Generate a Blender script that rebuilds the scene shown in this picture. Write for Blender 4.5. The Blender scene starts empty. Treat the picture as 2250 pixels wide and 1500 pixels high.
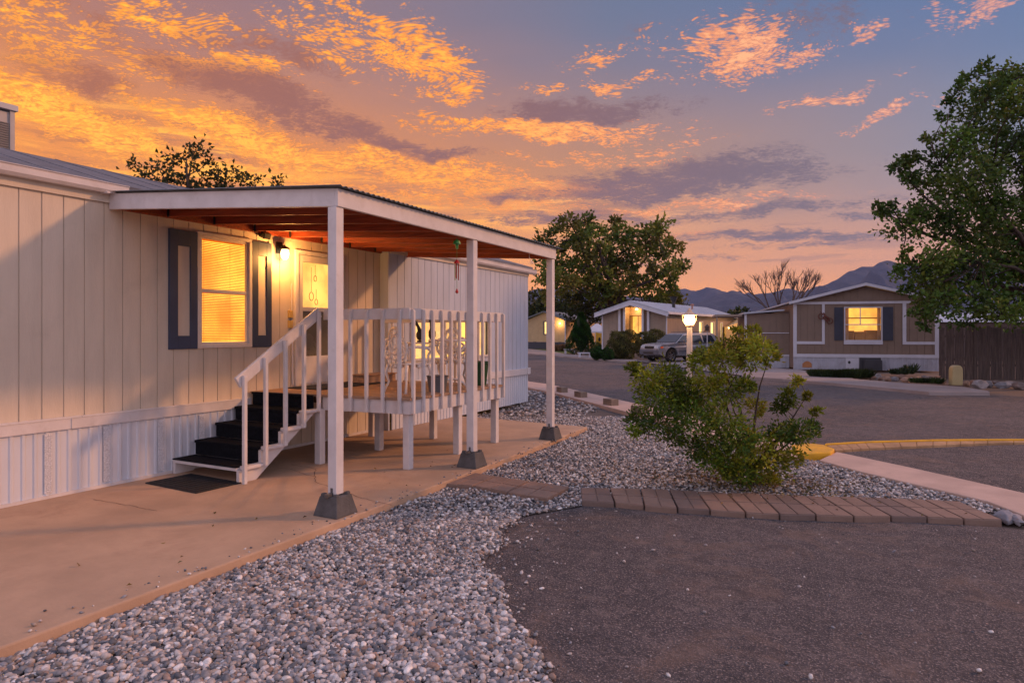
import bpy, bmesh, math, random
import numpy as np
from mathutils import Vector, Matrix, noise as mnoise
random.seed(7); RNG = np.random.default_rng(7)
R = math.radians
SC = bpy.context.scene
COL = SC.collection

# ------------------------------------------------------------------ camera
F, H, TH = 1450.0, 1.65, R(27.5)
CT, ST = math.cos(TH), math.sin(TH)
RIGHT = Vector((CT, ST, 0)); FWD = Vector((-ST, CT, 0))
cam = bpy.data.cameras.new('camera'); camo = bpy.data.objects.new('camera', cam); COL.objects.link(camo)
camo.location = (0, 0, H); camo.rotation_euler = (R(90), 0, TH)
cam.sensor_width = 36; cam.lens = F / 2250 * 36; cam.shift_y = -20 / 2250
cam.clip_start = 0.05; cam.clip_end = 20000
SC.camera = camo

def P(u, v, D):                       # survey: picture bearing + depth -> world
    L = (u - 1125) / F * D
    return Vector((-ST * D + CT * L, CT * D + ST * L, H + (730 - v) / F * D))
def G(u, v, z=0.0): return P(u, v, F * (H - z) / (v - 730))
def W(u, v, X):                       # point on the wall plane x = X
    r = (u - 1125) / F
    return P(u, v, X / (-ST + CT * r))
def LD(L, D, z=0.0): return Vector((-ST * D + CT * L, CT * D + ST * L, z))

# ------------------------------------------------------------------ node helpers
class NT:
    def __init__(s, tree): s.t = tree; s.n = tree.nodes; s.l = tree.links
    def new(s, typ, **kw):
        n = s.n.new(typ)
        for k, v in kw.items(): setattr(n, k, v)
        return n
    def put(s, sock, v):
        if hasattr(v, 'is_linked') or isinstance(v, bpy.types.NodeSocket): s.l.new(v, sock)
        else:
            if isinstance(v, tuple) and len(v) == 3 and sock.type == 'RGBA': v = (*v, 1)
            sock.default_value = v
    def m(s, op, a, b=0.0, c=0.0, clamp=False):
        n = s.new('ShaderNodeMath', operation=op); n.use_clamp = clamp
        s.put(n.inputs[0], a); s.put(n.inputs[1], b); s.put(n.inputs[2], c)
        return n.outputs[0]
    def vm(s, op, a, b=(0, 0, 0)):
        n = s.new('ShaderNodeVectorMath', operation=op); s.put(n.inputs[0], a); s.put(n.inputs[1], b)
        return n.outputs['Value'] if op in ('DOT_PRODUCT', 'LENGTH', 'DISTANCE') else n.outputs[0]
    def mix(s, f, a, b, blend='MIX'):
        n = s.new('ShaderNodeMix', data_type='RGBA', blend_type=blend); n.clamp_factor = True
        s.put(n.inputs[0], f); s.put(n.inputs[6], a); s.put(n.inputs[7], b)
        return n.outputs[2]
    def rng(s, v, a, b, c=0.0, d=1.0, smooth=True):
        n = s.new('ShaderNodeMapRange', interpolation_type='SMOOTHSTEP' if smooth else 'LINEAR')
        s.put(n.inputs[0], v)
        for i, x in enumerate((a, b, c, d)): s.put(n.inputs[i + 1], x)
        return n.outputs[0]
    def noise(s, vec, scale, detail=3, rough=0.55, dist=0.0, out='Fac'):
        n = s.new('ShaderNodeTexNoise')
        s.put(n.inputs['Vector'], vec); s.put(n.inputs['Scale'], scale); s.put(n.inputs['Detail'], detail)
        s.put(n.inputs['Roughness'], rough); s.put(n.inputs['Distortion'], dist)
        return n.outputs[out]
    def mapping(s, vec, loc=(0, 0, 0), rot=(0, 0, 0), scale=(1, 1, 1), typ='POINT'):
        n = s.new('ShaderNodeMapping', vector_type=typ); s.put(n.inputs[0], vec)
        if typ != 'VECTOR': pass
        s.put(n.inputs['Location'], loc); s.put(n.inputs['Rotation'], rot); s.put(n.inputs['Scale'], scale)
        return n.outputs[0]
    def ramp(s, f, stops):
        n = s.new('ShaderNodeValToRGB'); s.put(n.inputs[0], f); e = n.color_ramp.elements
        e[0].position, e[0].color = stops[0][0], (*stops[0][1], 1)
        e[1].position, e[1].color = stops[-1][0], (*stops[-1][1], 1)
        for p, c in stops[1:-1]:
            x = e.new(p); x.color = (*c, 1)
        return n.outputs[0]

# ------------------------------------------------------------------ world : dusk sky
wd = bpy.data.worlds.new('World'); SC.world = wd; wd.use_nodes = True
w = NT(wd.node_tree); w.n.clear()
wout = w.new('ShaderNodeOutputWorld'); bg = w.new('ShaderNodeBackground')
d = w.new('ShaderNodeTexCoord').outputs['Generated']
d = w.vm('NORMALIZE', d)
sep = w.new('ShaderNodeSeparateXYZ'); w.put(sep.inputs[0], d)
ra = w.vm('DOT_PRODUCT', d, tuple(RIGHT)); rb = w.vm('DOT_PRODUCT', d, tuple(FWD))
az = w.m('ARCTAN2', ra, rb); el = w.m('ARCSINE', sep.outputs[2])
cmb = w.new('ShaderNodeCombineXYZ'); w.put(cmb.inputs[0], az); w.put(cmb.inputs[1], el)
AE = cmb.outputs[0]
def ae(u, v):
    return math.atan((u - 1125) / F), math.atan((730 - v) / math.hypot(F, u - 1125))
# base gradient : golden at lower left, salmon on the horizon, slate blue upper right
horiz = w.ramp(w.rng(az, -0.75, 0.75, smooth=False), [(0, (1.45, 0.52, 0.0)), (0.35, (1.35, 0.46, 0.02)), (0.62, (1.15, 0.41, 0.09)), (1, (0.74, 0.31, 0.18))])
mid = w.ramp(w.rng(az, -0.75, 0.75, smooth=False), [(0, (0.88, 0.28, 0.025)), (0.35, (0.74, 0.25, 0.055)), (0.6, (0.48, 0.23, 0.13)), (1, (0.16, 0.22, 0.33))])
top = w.ramp(w.rng(az, -0.75, 0.75, smooth=False), [(0, (0.40, 0.16, 0.115)), (0.35, (0.25, 0.17, 0.20)), (0.6, (0.14, 0.165, 0.26)), (1, (0.07, 0.15, 0.33))])
elw = w.m('ADD', el, w.m('MULTIPLY', w.m('SUBTRACT', w.noise(w.mapping(d, scale=(1, 1, 4)), 2.0, 3), 0.5), 0.10))
base = w.mix(w.rng(elw, 0.02, 0.24), horiz, mid)
base = w.mix(w.rng(elw, 0.20, 0.46), base, top)
# clouds on a plane overhead
zz = w.m('ADD', w.m('MAXIMUM', sep.outputs[2], 0.0), 0.10)
px_, py_ = w.m('DIVIDE', ra, zz), w.m('DIVIDE', rb, zz)
cp = w.new('ShaderNodeCombineXYZ'); w.put(cp.inputs[0], px_); w.put(cp.inputs[1], py_)
CP = cp.outputs[0]
def cell(vec, scale, off=0.0):
    vv = w.vm('ADD', vec, (off, off, off))
    wob = w.vm('SCALE', w.noise(vv, 4.0, 1, out='Color'), (0, 0, 0))
    w.n[-1].inputs[3].default_value = 0.22
    v2 = w.vm('ADD', vv, wob)
    n1 = w.noise(v2, scale, 4, 0.62, 0.3)
    vo = w.new('ShaderNodeTexVoronoi', feature='F1'); w.put(vo.inputs['Vector'], v2); w.put(vo.inputs['Scale'], scale * 2.1)
    return w.m('ADD', w.m('MULTIPLY', n1, 0.85), w.m('MULTIPLY', w.m('SUBTRACT', 0.75, vo.outputs['Distance']), 0.42))
CPS = w.mapping(CP, scale=(1.0, 1.25, 1))
tex = w.m('ADD', w.m('MULTIPLY', cell(CPS, 12.0), 0.5), w.m('MULTIPLY', cell(CPS, 36.0, 3.7), 0.58))
big = w.noise(CP, 3.2, 6, 0.62, 0.3)
def blob(u, v, ru, rv, rot, soft=0.3):
    a, e = ae(u, v)
    k = math.cos(a) ** 2
    n = w.mapping(w.vm('ADD', AE, wob_ae), loc=(a, e, 0), rot=(0, 0, R(-rot)), scale=(ru / F * k, rv / F * math.cos(a), 1), typ='TEXTURE')
    return w.rng(w.vm('LENGTH', n), 1.35, soft)
wn = w.vm('SUBTRACT', w.noise(AE, 9.0, 4, 0.6, out='Color'), (0.5, 0.5, 0.5))
wob_ae = w.vm('MULTIPLY', wn, (0.16, 0.07, 0.0))
def total(lst):
    acc = None
    for b in lst:
        wt = b[5] if len(b) > 5 else 1.0
        x = w.m('MULTIPLY', blob(*b[:5]), wt)
        acc = x if acc is None else w.m('MAXIMUM', acc, x)
    return acc
lit = total([(150, 250, 360, 62, 15, 1.15), (560, 305, 320, 48, 12, 1.15), (860, 360, 330, 40, 6, 1.0), (240, 290, 230, 18, 10, 1.0),
             (500, 150, 190, 42, 4, .9), (380, 30, 230, 50, 6, .8), (60, 90, 150, 60, 12, .8), (920, 110, 160, 66, 22, .95), (700, 70, 200, 60, 15, .7),
             (1180, 280, 330, 30, 3, 1.1), (1310, 130, 90, 28, -14, .8), (1600, 100, 170, 72, 8, 1.05), (1730, 135, 120, 26, -4, .8),
             (1900, 65, 80, 34, -20, .75), (2120, 30, 130, 38, -12, .8), (1830, 212, 160, 20, -6, .85), (1960, 246, 150, 13, -8, .8),
             (1150, 415, 300, 24, 0, .9), (1000, 440, 420, 20, 2, .7), (1500, 455, 360, 14, -2, .75), (1250, 350, 260, 15, 2, .6),
             (300, 375, 300, 14, 8, .6), (700, 400, 400, 20, 6, .75), (80, 30, 260, 60, 8, .75), (820, 30, 200, 40, 10, .7), (300, 110, 260, 60, 14, .6), (1400, 330, 260, 10, -2, .6), (1350, 520, 300, 10, 0, .5), (950, 205, 90, 16, 4, .7), (1400, 180, 140, 18, 0, .6), (1190, 195, 60, 8, 0, .6)])
dark = total([(540, 195, 300, 60, 14, 1.0), (1300, 240, 240, 30, 3, 1.1), (1480, 400, 400, 50, -2, 1.15), (1180, 425, 260, 22, -3, .9), (560, 90, 260, 46, 6, .7),
              (930, 330, 230, 20, 4, .9), (1700, 525, 260, 16, 3, .85), (1250, 475, 320, 20, 0, .8), (120, 130, 240, 60, 14, .8), (250, 262, 280, 12, 10, .7),
              (1900, 470, 160, 12, -4, .7), (1690, 465, 300, 20, -4, .8), (1700, 60, 330, 60, 5, .55), (1430, 575, 240, 9, 0, .5), (1720, 545, 220, 9, 0, .6), (200, 60, 300, 60, 12, .7), (700, 250, 220, 46, 16, .85), (640, 300, 240, 24, 14, .6), (1000, 280, 160, 14, 6, .5), (450, 330, 300, 14, 10, .5), (200, 330, 260, 12, 10, .5)])
field = w.m('ADD', w.m('ADD', w.m('MULTIPLY', tex, 1.25), w.m('MULTIPLY', big, 0.45)), w.m('MULTIPLY', lit, 0.36))
dens_l = w.m('MULTIPLY', w.rng(field, 1.09, 1.27), w.rng(lit, 0.0, 0.25))
stn = w.noise(w.mapping(w.vm('ADD', AE, w.vm('MULTIPLY', wn, (0.02, 0.012, 0))), rot=(0, 0, R(7)), scale=(5.0, 62.0, 1)), 1.0, 5, 0.6)
srg = w.m('MAXIMUM', blob(450, 350, 640, 90, 8), w.m('MULTIPLY', blob(1150, 470, 500, 70, 0), .8))
strk = w.m('MULTIPLY', w.rng(stn, 0.48, 0.60), srg)
stk2 = w.m('MULTIPLY', w.rng(stn, 0.46, 0.36), w.m('MAXIMUM', srg, w.m('MULTIPLY', blob(1650, 540, 420, 70, 0), .8)))
dfield = w.m('ADD', w.m('ADD', w.m('MULTIPLY', tex, 0.80), w.m('MULTIPLY', big, 0.80)), w.m('MULTIPLY', dark, 0.40))
dens_d = w.m('MULTIPLY', w.rng(dfield, 0.96, 1.24), w.rng(dark, 0.0, 0.3))
lcol = w.ramp(w.rng(az, -0.7, 0.7, smooth=False), [(0, (1.0, 0.33, 0.012)), (0.45, (0.98, 0.30, 0.03)), (0.7, (0.85, 0.29, 0.12)), (1, (0.56, 0.26, 0.24))])
hot = w.ramp(w.rng(az, -0.7, 0.7, smooth=False), [(0, (1.35, 0.58, 0.03)), (0.45, (1.2, 0.47, 0.045)), (0.7, (1.05, 0.46, 0.19)), (1, (0.82, 0.40, 0.31))])
dcol = w.ramp(w.rng(az, -0.7, 0.7, smooth=False), [(0, (0.42, 0.13, 0.05)), (0.45, (0.26, 0.115, 0.105)), (0.75, (0.18, 0.12, 0.15)), (1, (0.14, 0.125, 0.19))])
base = w.mix(w.m('MULTIPLY', stk2, 0.55), base, dcol)
base = w.mix(w.m('MULTIPLY', strk, 0.9), base, hot)
sky = w.mix(w.m('MULTIPLY', dens_d, 0.85), base, dcol)
sky = w.mix(w.m('MULTIPLY', dens_l, 0.95), sky, lcol)
sky = w.mix(w.m('MULTIPLY', w.rng(field, 1.25, 1.46), w.rng(lit, 0.15, 0.6)), sky, hot)
sky = w.mix(w.m('MULTIPLY', w.rng(dfield, 1.12, 1.34), w.rng(dark, 0.35, 0.9)), sky, dcol)
# sky behind the camera brightened pale lilac as fill light; below the horizon dull
back = w.mix(w.rng(sep.outputs[2], 0.0, 0.9), (0.98, 0.80, 0.88), (0.58, 0.60, 0.85))
sky = w.mix(w.rng(rb, 0.25, -0.15), sky, back)
sky = w.mix(w.rng(el, 0.52, 0.9), sky, (0.50, 0.50, 0.72))
sky = w.mix(w.rng(el, -0.01, -0.12), sky, (0.16, 0.12, 0.11))
nis = w.new('ShaderNodeTexSky', sky_type='NISHITA'); nis.sun_disc = False
SUN_EL = R(24); SUNV = (RIGHT * 0.95 + FWD * 0.22).normalized()
nis.sun_elevation = R(2.0); nis.sun_rotation = math.atan2(SUNV.x, SUNV.y)
nk = w.vm('SCALE', nis.outputs[0]); w.n[-1].inputs[3].default_value = 0.02
sky = w.mix(1.0, sky, nk, 'ADD')
wd.cycles.sampling_method = 'MANUAL'; wd.cycles.sample_map_resolution = 256
w.put(bg.inputs[0], sky); bg.inputs[1].default_value = 1.0
w.l.new(bg.outputs[0], wout.inputs[0])

sl = bpy.data.lights.new('sun', 'SUN'); so = bpy.data.objects.new('sun', sl); COL.objects.link(so)
sl.energy = 1.9; sl.angle = R(4.0); sl.color = (1.0, 0.44, 0.17)
sd = Vector((SUNV.x * math.cos(SUN_EL), SUNV.y * math.cos(SUN_EL), math.sin(SUN_EL)))
so.rotation_euler = sd.to_track_quat('Z', 'Y').to_euler()
SC.view_settings.view_transform = 'Standard'; SC.view_settings.look = 'None'
SC.view_settings.gamma = 1.0; SC.view_settings.exposure = 0.18
SC.cycles.use_denoising = True
SC.cycles.max_bounces = 8; SC.cycles.transparent_max_bounces = 12
SC.cycles.sample_clamp_indirect = 4.0

# ------------------------------------------------------------------ materials
MATS = {}
def mat(name, col, rough=0.6, var=0.12, vs=3.0, bump=0.0, bs=40.0, metal=0.0, dirt=None, ds=1.2, dcol=(0.2, 0.15, 0.1), spec=0.4, attr=None, stretch=None, trans=0.0, aniso=None):
    if name in MATS: return MATS[name]
    m = bpy.data.materials.new(name); m.use_nodes = True
    t = NT(m.node_tree); b = t.n['Principled BSDF']
    vec = t.new('ShaderNodeTexCoord').outputs['Object']
    if stretch: vec2 = t.mapping(vec, scale=stretch)
    else: vec2 = vec
    n = t.noise(vec2, vs, 5, 0.6)
    c0 = tuple(max(0, x * (1 - var)) for x in col); c1 = tuple(x * (1 + var) for x in col)
    c = t.mix(t.rng(n, 0.3, 0.7), c0, c1)
    if attr:
        a = t.new('ShaderNodeAttribute', attribute_name=attr)
        c = t.mix(1.0, c, a.outputs['Color'], 'MULTIPLY')
    if dirt:
        n2 = t.noise(vec, ds, 6, 0.7, 0.5)
        c = t.mix(t.m('MULTIPLY', t.rng(n2, 0.5, 0.78), dirt), c, dcol)
    t.put(b.inputs['Base Color'], c)
    t.put(b.inputs['Roughness'], t.rng(n, 0.2, 0.8, max(0, rough - 0.08), min(1, rough + 0.08)))
    b.inputs['Metallic'].default_value = metal; b.inputs['Specular IOR Level'].default_value = spec
    if bump:
        bp = t.new('ShaderNodeBump'); bp.inputs['Strength'].default_value = min(1, bump); bp.inputs['Distance'].default_value = 0.01
        t.put(bp.inputs['Height'], t.noise(vec2, bs, 5, 0.65)); t.l.new(bp.outputs[0], b.inputs['Normal'])
    if trans:
        tr = t.new('ShaderNodeBsdfTranslucent'); t.put(tr.inputs[0], c)
        mx = t.new('ShaderNodeMixShader'); mx.inputs[0].default_value = trans
        t.l.new(b.outputs[0], mx.inputs[1]); t.l.new(tr.outputs[0], mx.inputs[2])
        t.l.new(mx.outputs[0], t.n['Material Output'].inputs[0])
    MATS[name] = m; return m
def emat(name, col, strength, var=0.2, vs=3.0):
    if name in MATS: return MATS[name]
    m = bpy.data.materials.new(name); m.use_nodes = True
    t = NT(m.node_tree); b = t.n['Principled BSDF']
    vec = t.new('ShaderNodeTexCoord').outputs['Object']
    n = t.noise(vec, vs, 3)
    c = t.mix(t.rng(n, 0.3, 0.7), tuple(x * (1 - var) for x in col), tuple(min(1, x * (1 + var)) for x in col))
    b.inputs['Base Color'].default_value = (0.5, 0.4, 0.3, 1)
    t.put(b.inputs['Emission Color'], c); b.inputs['Emission Strength'].default_value = strength
    m.cycles.emission_sampling = 'AUTO'
    MATS[name] = m; return m
def glass(name, tint=(0.9, 0.9, 0.9), alpha=0.25):
    if name in MATS: return MATS[name]
    m = bpy.data.materials.new(name); m.use_nodes = True
    t = NT(m.node_tree); b = t.n['Principled BSDF']
    b.inputs['Base Color'].default_value = (*tint, 1); b.inputs['Roughness'].default_value = 0.05
    tr = t.new('ShaderNodeBsdfTransparent'); mx = t.new('ShaderNodeMixShader'); mx.inputs[0].default_value = alpha
    gl = t.new('ShaderNodeBsdfGlossy'); gl.inputs['Roughness'].default_value = 0.22
    t.l.new(tr.outputs[0], mx.inputs[1]); t.l.new(gl.outputs[0], mx.inputs[2])
    t.l.new(mx.outputs[0], t.n['Material Output'].inputs[0])
    MATS[name] = m; return m

SID = mat('siding_paint', (0.60, 0.51, 0.41), 0.6, 0.06, 2.0, 0.25, 30, dirt=0.25, ds=1.6, dcol=(0.33, 0.28, 0.23), stretch=(3, 3, 0.5))
SIDW_COOL = mat('white_siding_cool_shade', (0.46, 0.50, 0.58), 0.55, 0.06, 2.0, 0.2, 30, dirt=0.2, dcol=(0.33, 0.30, 0.30), stretch=(3, 3, 0.5))  # white wing paint, made bluer to stand in for its cool shade
WHT = mat('white_paint', (0.62, 0.58, 0.58), 0.5, 0.07, 4.0, 0.15, 60, dirt=0.3, ds=5, dcol=(0.38, 0.31, 0.27))
SKIRT = mat('skirting_metal', (0.58, 0.60, 0.66), 0.45, 0.03, 3.0, 0, dirt=0.06, ds=2.2, dcol=(0.36, 0.31, 0.28), stretch=(2, 2, 0.6))
NAVY = mat('navy_paint', (0.035, 0.05, 0.095), 0.5, 0.15, 3, 0.1, 50)
REDW = mat('redwood_stain', (0.27, 0.05, 0.016), 0.6, 0.35, 3.0, 0.2, 30, stretch=(0.7, 12, 12))
DECKW = mat('deck_wood', (0.34, 0.21, 0.135), 0.65, 0.3, 3.0, 0.4, 30, stretch=(0.6, 9, 9), dirt=0.4, dcol=(0.16, 0.10, 0.07))
CARP = mat('black_carpet', (0.010, 0.011, 0.015), 0.95, 0.4, 30, 0.9, 300, spec=0.1)
RUB = mat('black_rubber', (0.013, 0.014, 0.017), 0.7, 0.3, 8, 0.5, 120)
CONC = mat('pier_concrete', (0.095, 0.09, 0.09), 0.85, 0.25, 7, 0.6, 60, dirt=0.4, ds=6, dcol=(0.07, 0.065, 0.06))
SLABM = mat('patio_concrete', (0.46, 0.305, 0.205), 0.8, 0.14, 1.3, 0.35, 25, dirt=0.6, ds=1.3, dcol=(0.31, 0.185, 0.125))
KERBM = mat('kerb_concrete', (0.50, 0.355, 0.29), 0.85, 0.14, 1.5, 0.4, 40, dirt=0.4, ds=1.5, dcol=(0.26, 0.19, 0.16))
WALKM = mat('pavement_concrete', (0.30, 0.25, 0.24), 0.85, 0.14, 0.8, 0.3, 30, dirt=0.4, ds=0.6, dcol=(0.18, 0.15, 0.14))
ROOFM = mat('roof_shingle', (0.14, 0.145, 0.17), 0.85, 0.25, 3, 0.6, 60, stretch=(3, 1, 1))
METR = mat('metal_roof', (0.42, 0.45, 0.52), 0.45, 0.1, 2, 0.1, 10)
CORR = mat('corrugated_roof', (0.10, 0.12, 0.13), 0.5, 0.2, 4, 0.2, 20)
YEL = mat('yellow_paint', (0.72, 0.37, 0.02), 0.55, 0.12, 5, 0.3, 50, dirt=0.45, ds=6, dcol=(0.25, 0.15, 0.07))
BARK = mat('bark', (0.055, 0.038, 0.03), 0.9, 0.35, 10, 0.7, 30)
BRNS = mat('tan_siding', (0.215, 0.155, 0.12), 0.7, 0.08, 2, 0.2, 20)
BRN2 = mat('beige_siding', (0.30, 0.23, 0.18), 0.7, 0.08, 2, 0.2, 20)
TRIM = mat('trim_white', (0.55, 0.55, 0.62), 0.5, 0.05, 2)
DARKM = mat('dark_metal', (0.02, 0.02, 0.022), 0.5, 0.2, 6)
LEAF = mat('leaf', (1, 1, 1), 0.55, 0.15, 2.0, attr='tint', trans=0.28, spec=0.3)
STONE = mat('pebble', (1, 1, 1), 0.75, 0.22, 45.0, attr='tint', spec=0.3)

def road_mat():
    m = bpy.data.materials.new('asphalt'); m.use_nodes = True
    t = NT(m.node_tree); b = t.n['Principled BSDF']
    v = t.new('ShaderNodeTexCoord').outputs['Object']
    n1 = t.noise(v, 0.35, 5, 0.6, 0.6); n2 = t.noise(t.mapping(v, rot=(0, 0, R(43)), scale=(0.16, 1.6, 1)), 1.2, 4, 0.6, 0.3)
    c = t.ramp(n1, [(0.38, (0.034, 0.033, 0.042)), (0.62, (0.092, 0.078, 0.084))])
    c = t.mix(t.m('MULTIPLY', t.rng(n2, 0.5, 0.68), 0.55), c, (0.042, 0.041, 0.048))
    sp = t.noise(v, 75, 2, 0.7); sp2 = t.noise(v, 34, 2, 0.6)
    c = t.mix(t.m('MULTIPLY', t.rng(t.noise(v, 22, 4, 0.8), 0.50, 0.66), 0.5), c, (0.21, 0.165, 0.155))
    c = t.mix(t.rng(sp, 0.52, 0.66), c, (0.33, 0.27, 0.25))
    c = t.mix(t.m('MULTIPLY', t.rng(sp2, 0.55, 0.35), 0.5), c, (0.03, 0.028, 0.03))
    n3 = t.noise(v, 1.1, 7, 0.72, 0.8); n4 = t.noise(v, 7.0, 5, 0.7, 0.5)
    c = t.mix(t.m('MULTIPLY', t.rng(n3, 0.50, 0.64), 0.55), c, (0.17, 0.115, 0.09))
    c = t.mix(t.m('MULTIPLY', t.rng(n4, 0.50, 0.70), 0.40), c, (0.24, 0.19, 0.175))
    c = t.mix(t.m('MULTIPLY', t.rng(n4, 0.48, 0.32), 0.45), c, (0.03, 0.028, 0.034))
    t.put(b.inputs['Base Color'], c); b.inputs['Roughness'].default_value = 0.85
    bp = t.new('ShaderNodeBump'); bp.inputs['Strength'].default_value = 1.0; bp.inputs['Distance'].default_value = 0.02
    t.put(bp.inputs['Height'], t.m('ADD', sp, t.m('MULTIPLY', sp2, 0.8))); t.l.new(bp.outputs[0], b.inputs['Normal'])
    return m
ROAD = road_mat()
def ground_mat(name, c0, c1, c2):
    m = bpy.data.materials.new(name); m.use_nodes = True
    t = NT(m.node_tree); b = t.n['Principled BSDF']
    v = t.new('ShaderNodeTexCoord').outputs['Object']
    c = t.ramp(t.noise(v, 0.6, 7, 0.7), [(0.3, c0), (0.52, c1), (0.75, c2)])
    c = t.mix(t.rng(t.noise(v, 60, 3, 0.7), 0.5, 0.75), c, tuple(min(1, x * 1.8) for x in c1))
    t.put(b.inputs['Base Color'], c); b.inputs['Roughness'].default_value = 0.95
    bp = t.new('ShaderNodeBump'); bp.inputs['Strength'].default_value = 0.9; bp.inputs['Distance'].default_value = 0.02
    t.put(bp.inputs['Height'], t.noise(v, 30, 6, 0.7)); t.l.new(bp.outputs[0], b.inputs['Normal'])
    return m
DIRT = ground_mat('dirt', (0.09, 0.06, 0.045), (0.15, 0.105, 0.08), (0.20, 0.15, 0.12))
BED = ground_mat('gravel_bed', (0.05, 0.045, 0.045), (0.10, 0.085, 0.08), (0.16, 0.13, 0.12))

# ------------------------------------------------------------------ mesh helpers
class MB:
    def __init__(s): s.v = []; s.f = []
    def quad(s, a, b, c, d):
        i = len(s.v); s.v += [tuple(a), tuple(b), tuple(c), tuple(d)]; s.f.append((i, i + 1, i + 2, i + 3)); return s
    def hexa(s, p):                    # 8 points: bottom loop 0-3, top loop 4-7
        i = len(s.v); s.v += [tuple(x) for x in p]
        s.f += [tuple(i + k for k in q) for q in ((3, 2, 1, 0), (4, 5, 6, 7), (0, 1, 5, 4), (1, 2, 6, 5), (2, 3, 7, 6), (3, 0, 4, 7))]
        return s
    def box(s, x0, x1, y0, y1, z0, z1):
        return s.hexa([(x0, y0, z0), (x1, y0, z0), (x1, y1, z0), (x0, y1, z0), (x0, y0, z1), (x1, y0, z1), (x1, y1, z1), (x0, y1, z1)])
    def bar(s, a, b, w_, h_, up=(0, 0, 1)):
        a, b = Vector(a), Vector(b); t = (b - a).normalized(); up = Vector(up)
        sd_ = t.cross(up)
        if sd_.length < 1e-3: sd_ = t.cross(Vector((1, 0, 0)))
        sd_.normalize(); u_ = sd_.cross(t).normalized(); sx, uy = sd_ * w_ / 2, u_ * h_ / 2
        return s.hexa([a - sx - uy, a + sx - uy, b + sx - uy, b - sx - uy, a - sx + uy, a + sx + uy, b + sx + uy, b - sx + uy])
    def prism(s, poly, z0, z1):        # horizontal polygon (ccw) extruded
        n = len(poly); i = len(s.v)
        s.v += [(p[0], p[1], z0) for p in poly] + [(p[0], p[1], z1) for p in poly]
        s.f.append(tuple(i + k for k in reversed(range(n)))); s.f.append(tuple(i + n + k for k in range(n)))
        for k in range(n):
            j = (k + 1) % n; s.f.append((i + k, i + j, i + n + j, i + n + k))
        return s
    def ext(s, prof, a, b, fn):        # profile [(p,q)] extruded from t=a to t=b, fn(p,q,t)->xyz
        n = len(prof); i = len(s.v)
        s.v += [tuple(fn(p, q, a)) for p, q in prof] + [tuple(fn(p, q, b)) for p, q in prof]
        s.f.append(tuple(i + k for k in reversed(range(n)))); s.f.append(tuple(i + n + k for k in range(n)))
        for k in range(n):
            j = (k + 1) % n; s.f.append((i + k, i + j, i + n + j, i + n + k))
        return s
    def tube(s, pts, rad, n=6, cap=True):
        if not hasattr(rad, '__len__'): rad = [rad] * len(pts)
        pts = [Vector(p) for p in pts]; i0 = len(s.v); nrm = None
        for k, p in enumerate(pts):
            t = (pts[min(k + 1, len(pts) - 1)] - pts[max(k - 1, 0)])
            t = t.normalized() if t.length > 1e-9 else Vector((0, 0, 1))
            if nrm is None: nrm = t.orthogonal().normalized()
            nrm = (nrm - t * nrm.dot(t)); nrm = nrm.normalized() if nrm.length > 1e-6 else t.orthogonal().normalized()
            bi = t.cross(nrm)
            for j in range(n):
                a = 2 * math.pi * j / n
                s.v.append(tuple(p + (nrm * math.cos(a) + bi * math.sin(a)) * rad[k]))
        for k in range(len(pts) - 1):
            for j in range(n):
                a, b = i0 + k * n + j, i0 + k * n + (j + 1) % n
                s.f.append((a, b, b + n, a + n))
        if cap:
            s.f.append(tuple(i0 + j for j in reversed(range(n)))); e = i0 + (len(pts) - 1) * n
            s.f.append(tuple(e + j for j in range(n)))
        return s
    def lathe(s, prof, c=(0, 0, 0), n=16):
        return s.tube([(c[0], c[1], c[2] + z) for r, z in prof], [r for r, z in prof], n)
    def ball(s, c, r, sc=(1, 1, 1), n=10, jit=0):
        i0 = len(s.v); m = n // 2
        for a in range(m + 1):
            ph = math.pi * a / m
            for b in range(n):
                th = 2 * math.pi * b / n
                v = Vector((math.sin(ph) * math.cos(th), math.sin(ph) * math.sin(th), math.cos(ph)))
                k = 1 + (jit * mnoise.noise(v * 1.7 + Vector(c) * 3.1) if jit else 0)
                s.v.append((c[0] + v.x * r * sc[0] * k, c[1] + v.y * r * sc[1] * k, c[2] + v.z * r * sc[2] * k))
        for a in range(m):
            for b in range(n):
                p, q = i0 + a * n + b, i0 + a * n + (b + 1) % n
                s.f.append((p, p + n, q + n, q))
        return s
    def build(s, name, material, parent=None, loc=None, rotz=None, smooth=False, bev=0.0):
        me = bpy.data.meshes.new(name); me.from_pydata(s.v, [], s.f); me.update()
        me.materials.append(material)
        if smooth: me.polygons.foreach_set('use_smooth', [True] * len(me.polygons))
        o = bpy.data.objects.new(name, me); COL.objects.link(o)
        if parent: o.parent = parent
        if loc is not None: o.location = loc
        if rotz is not None: o.rotation_euler.z = rotz
        if bev:
            b = o.modifiers.new('bevel', 'BEVEL'); b.width = bev; b.segments = 2; b.limit_method = 'ANGLE'
        return o
def tag(o, label=None, cat=None, group=None, kind=None):
    if label: o['label'] = label
    if cat: o['category'] = cat
    if group: o['group'] = group
    if kind: o['kind'] = kind
    return o
def empty(name, label, cat, loc=(0, 0, 0), rotz=0.0, group=None):
    o = bpy.data.objects.new(name, None); COL.objects.link(o)
    o.location = loc; o.rotation_euler.z = rotz; o.empty_display_size = 0.2
    return tag(o, label, cat, group)
def copy_tree(o, parent=None):
    c = o.copy(); COL.objects.link(c); c.parent = parent
    for ch in list(o.children): copy_tree(ch, c)
    return c
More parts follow.
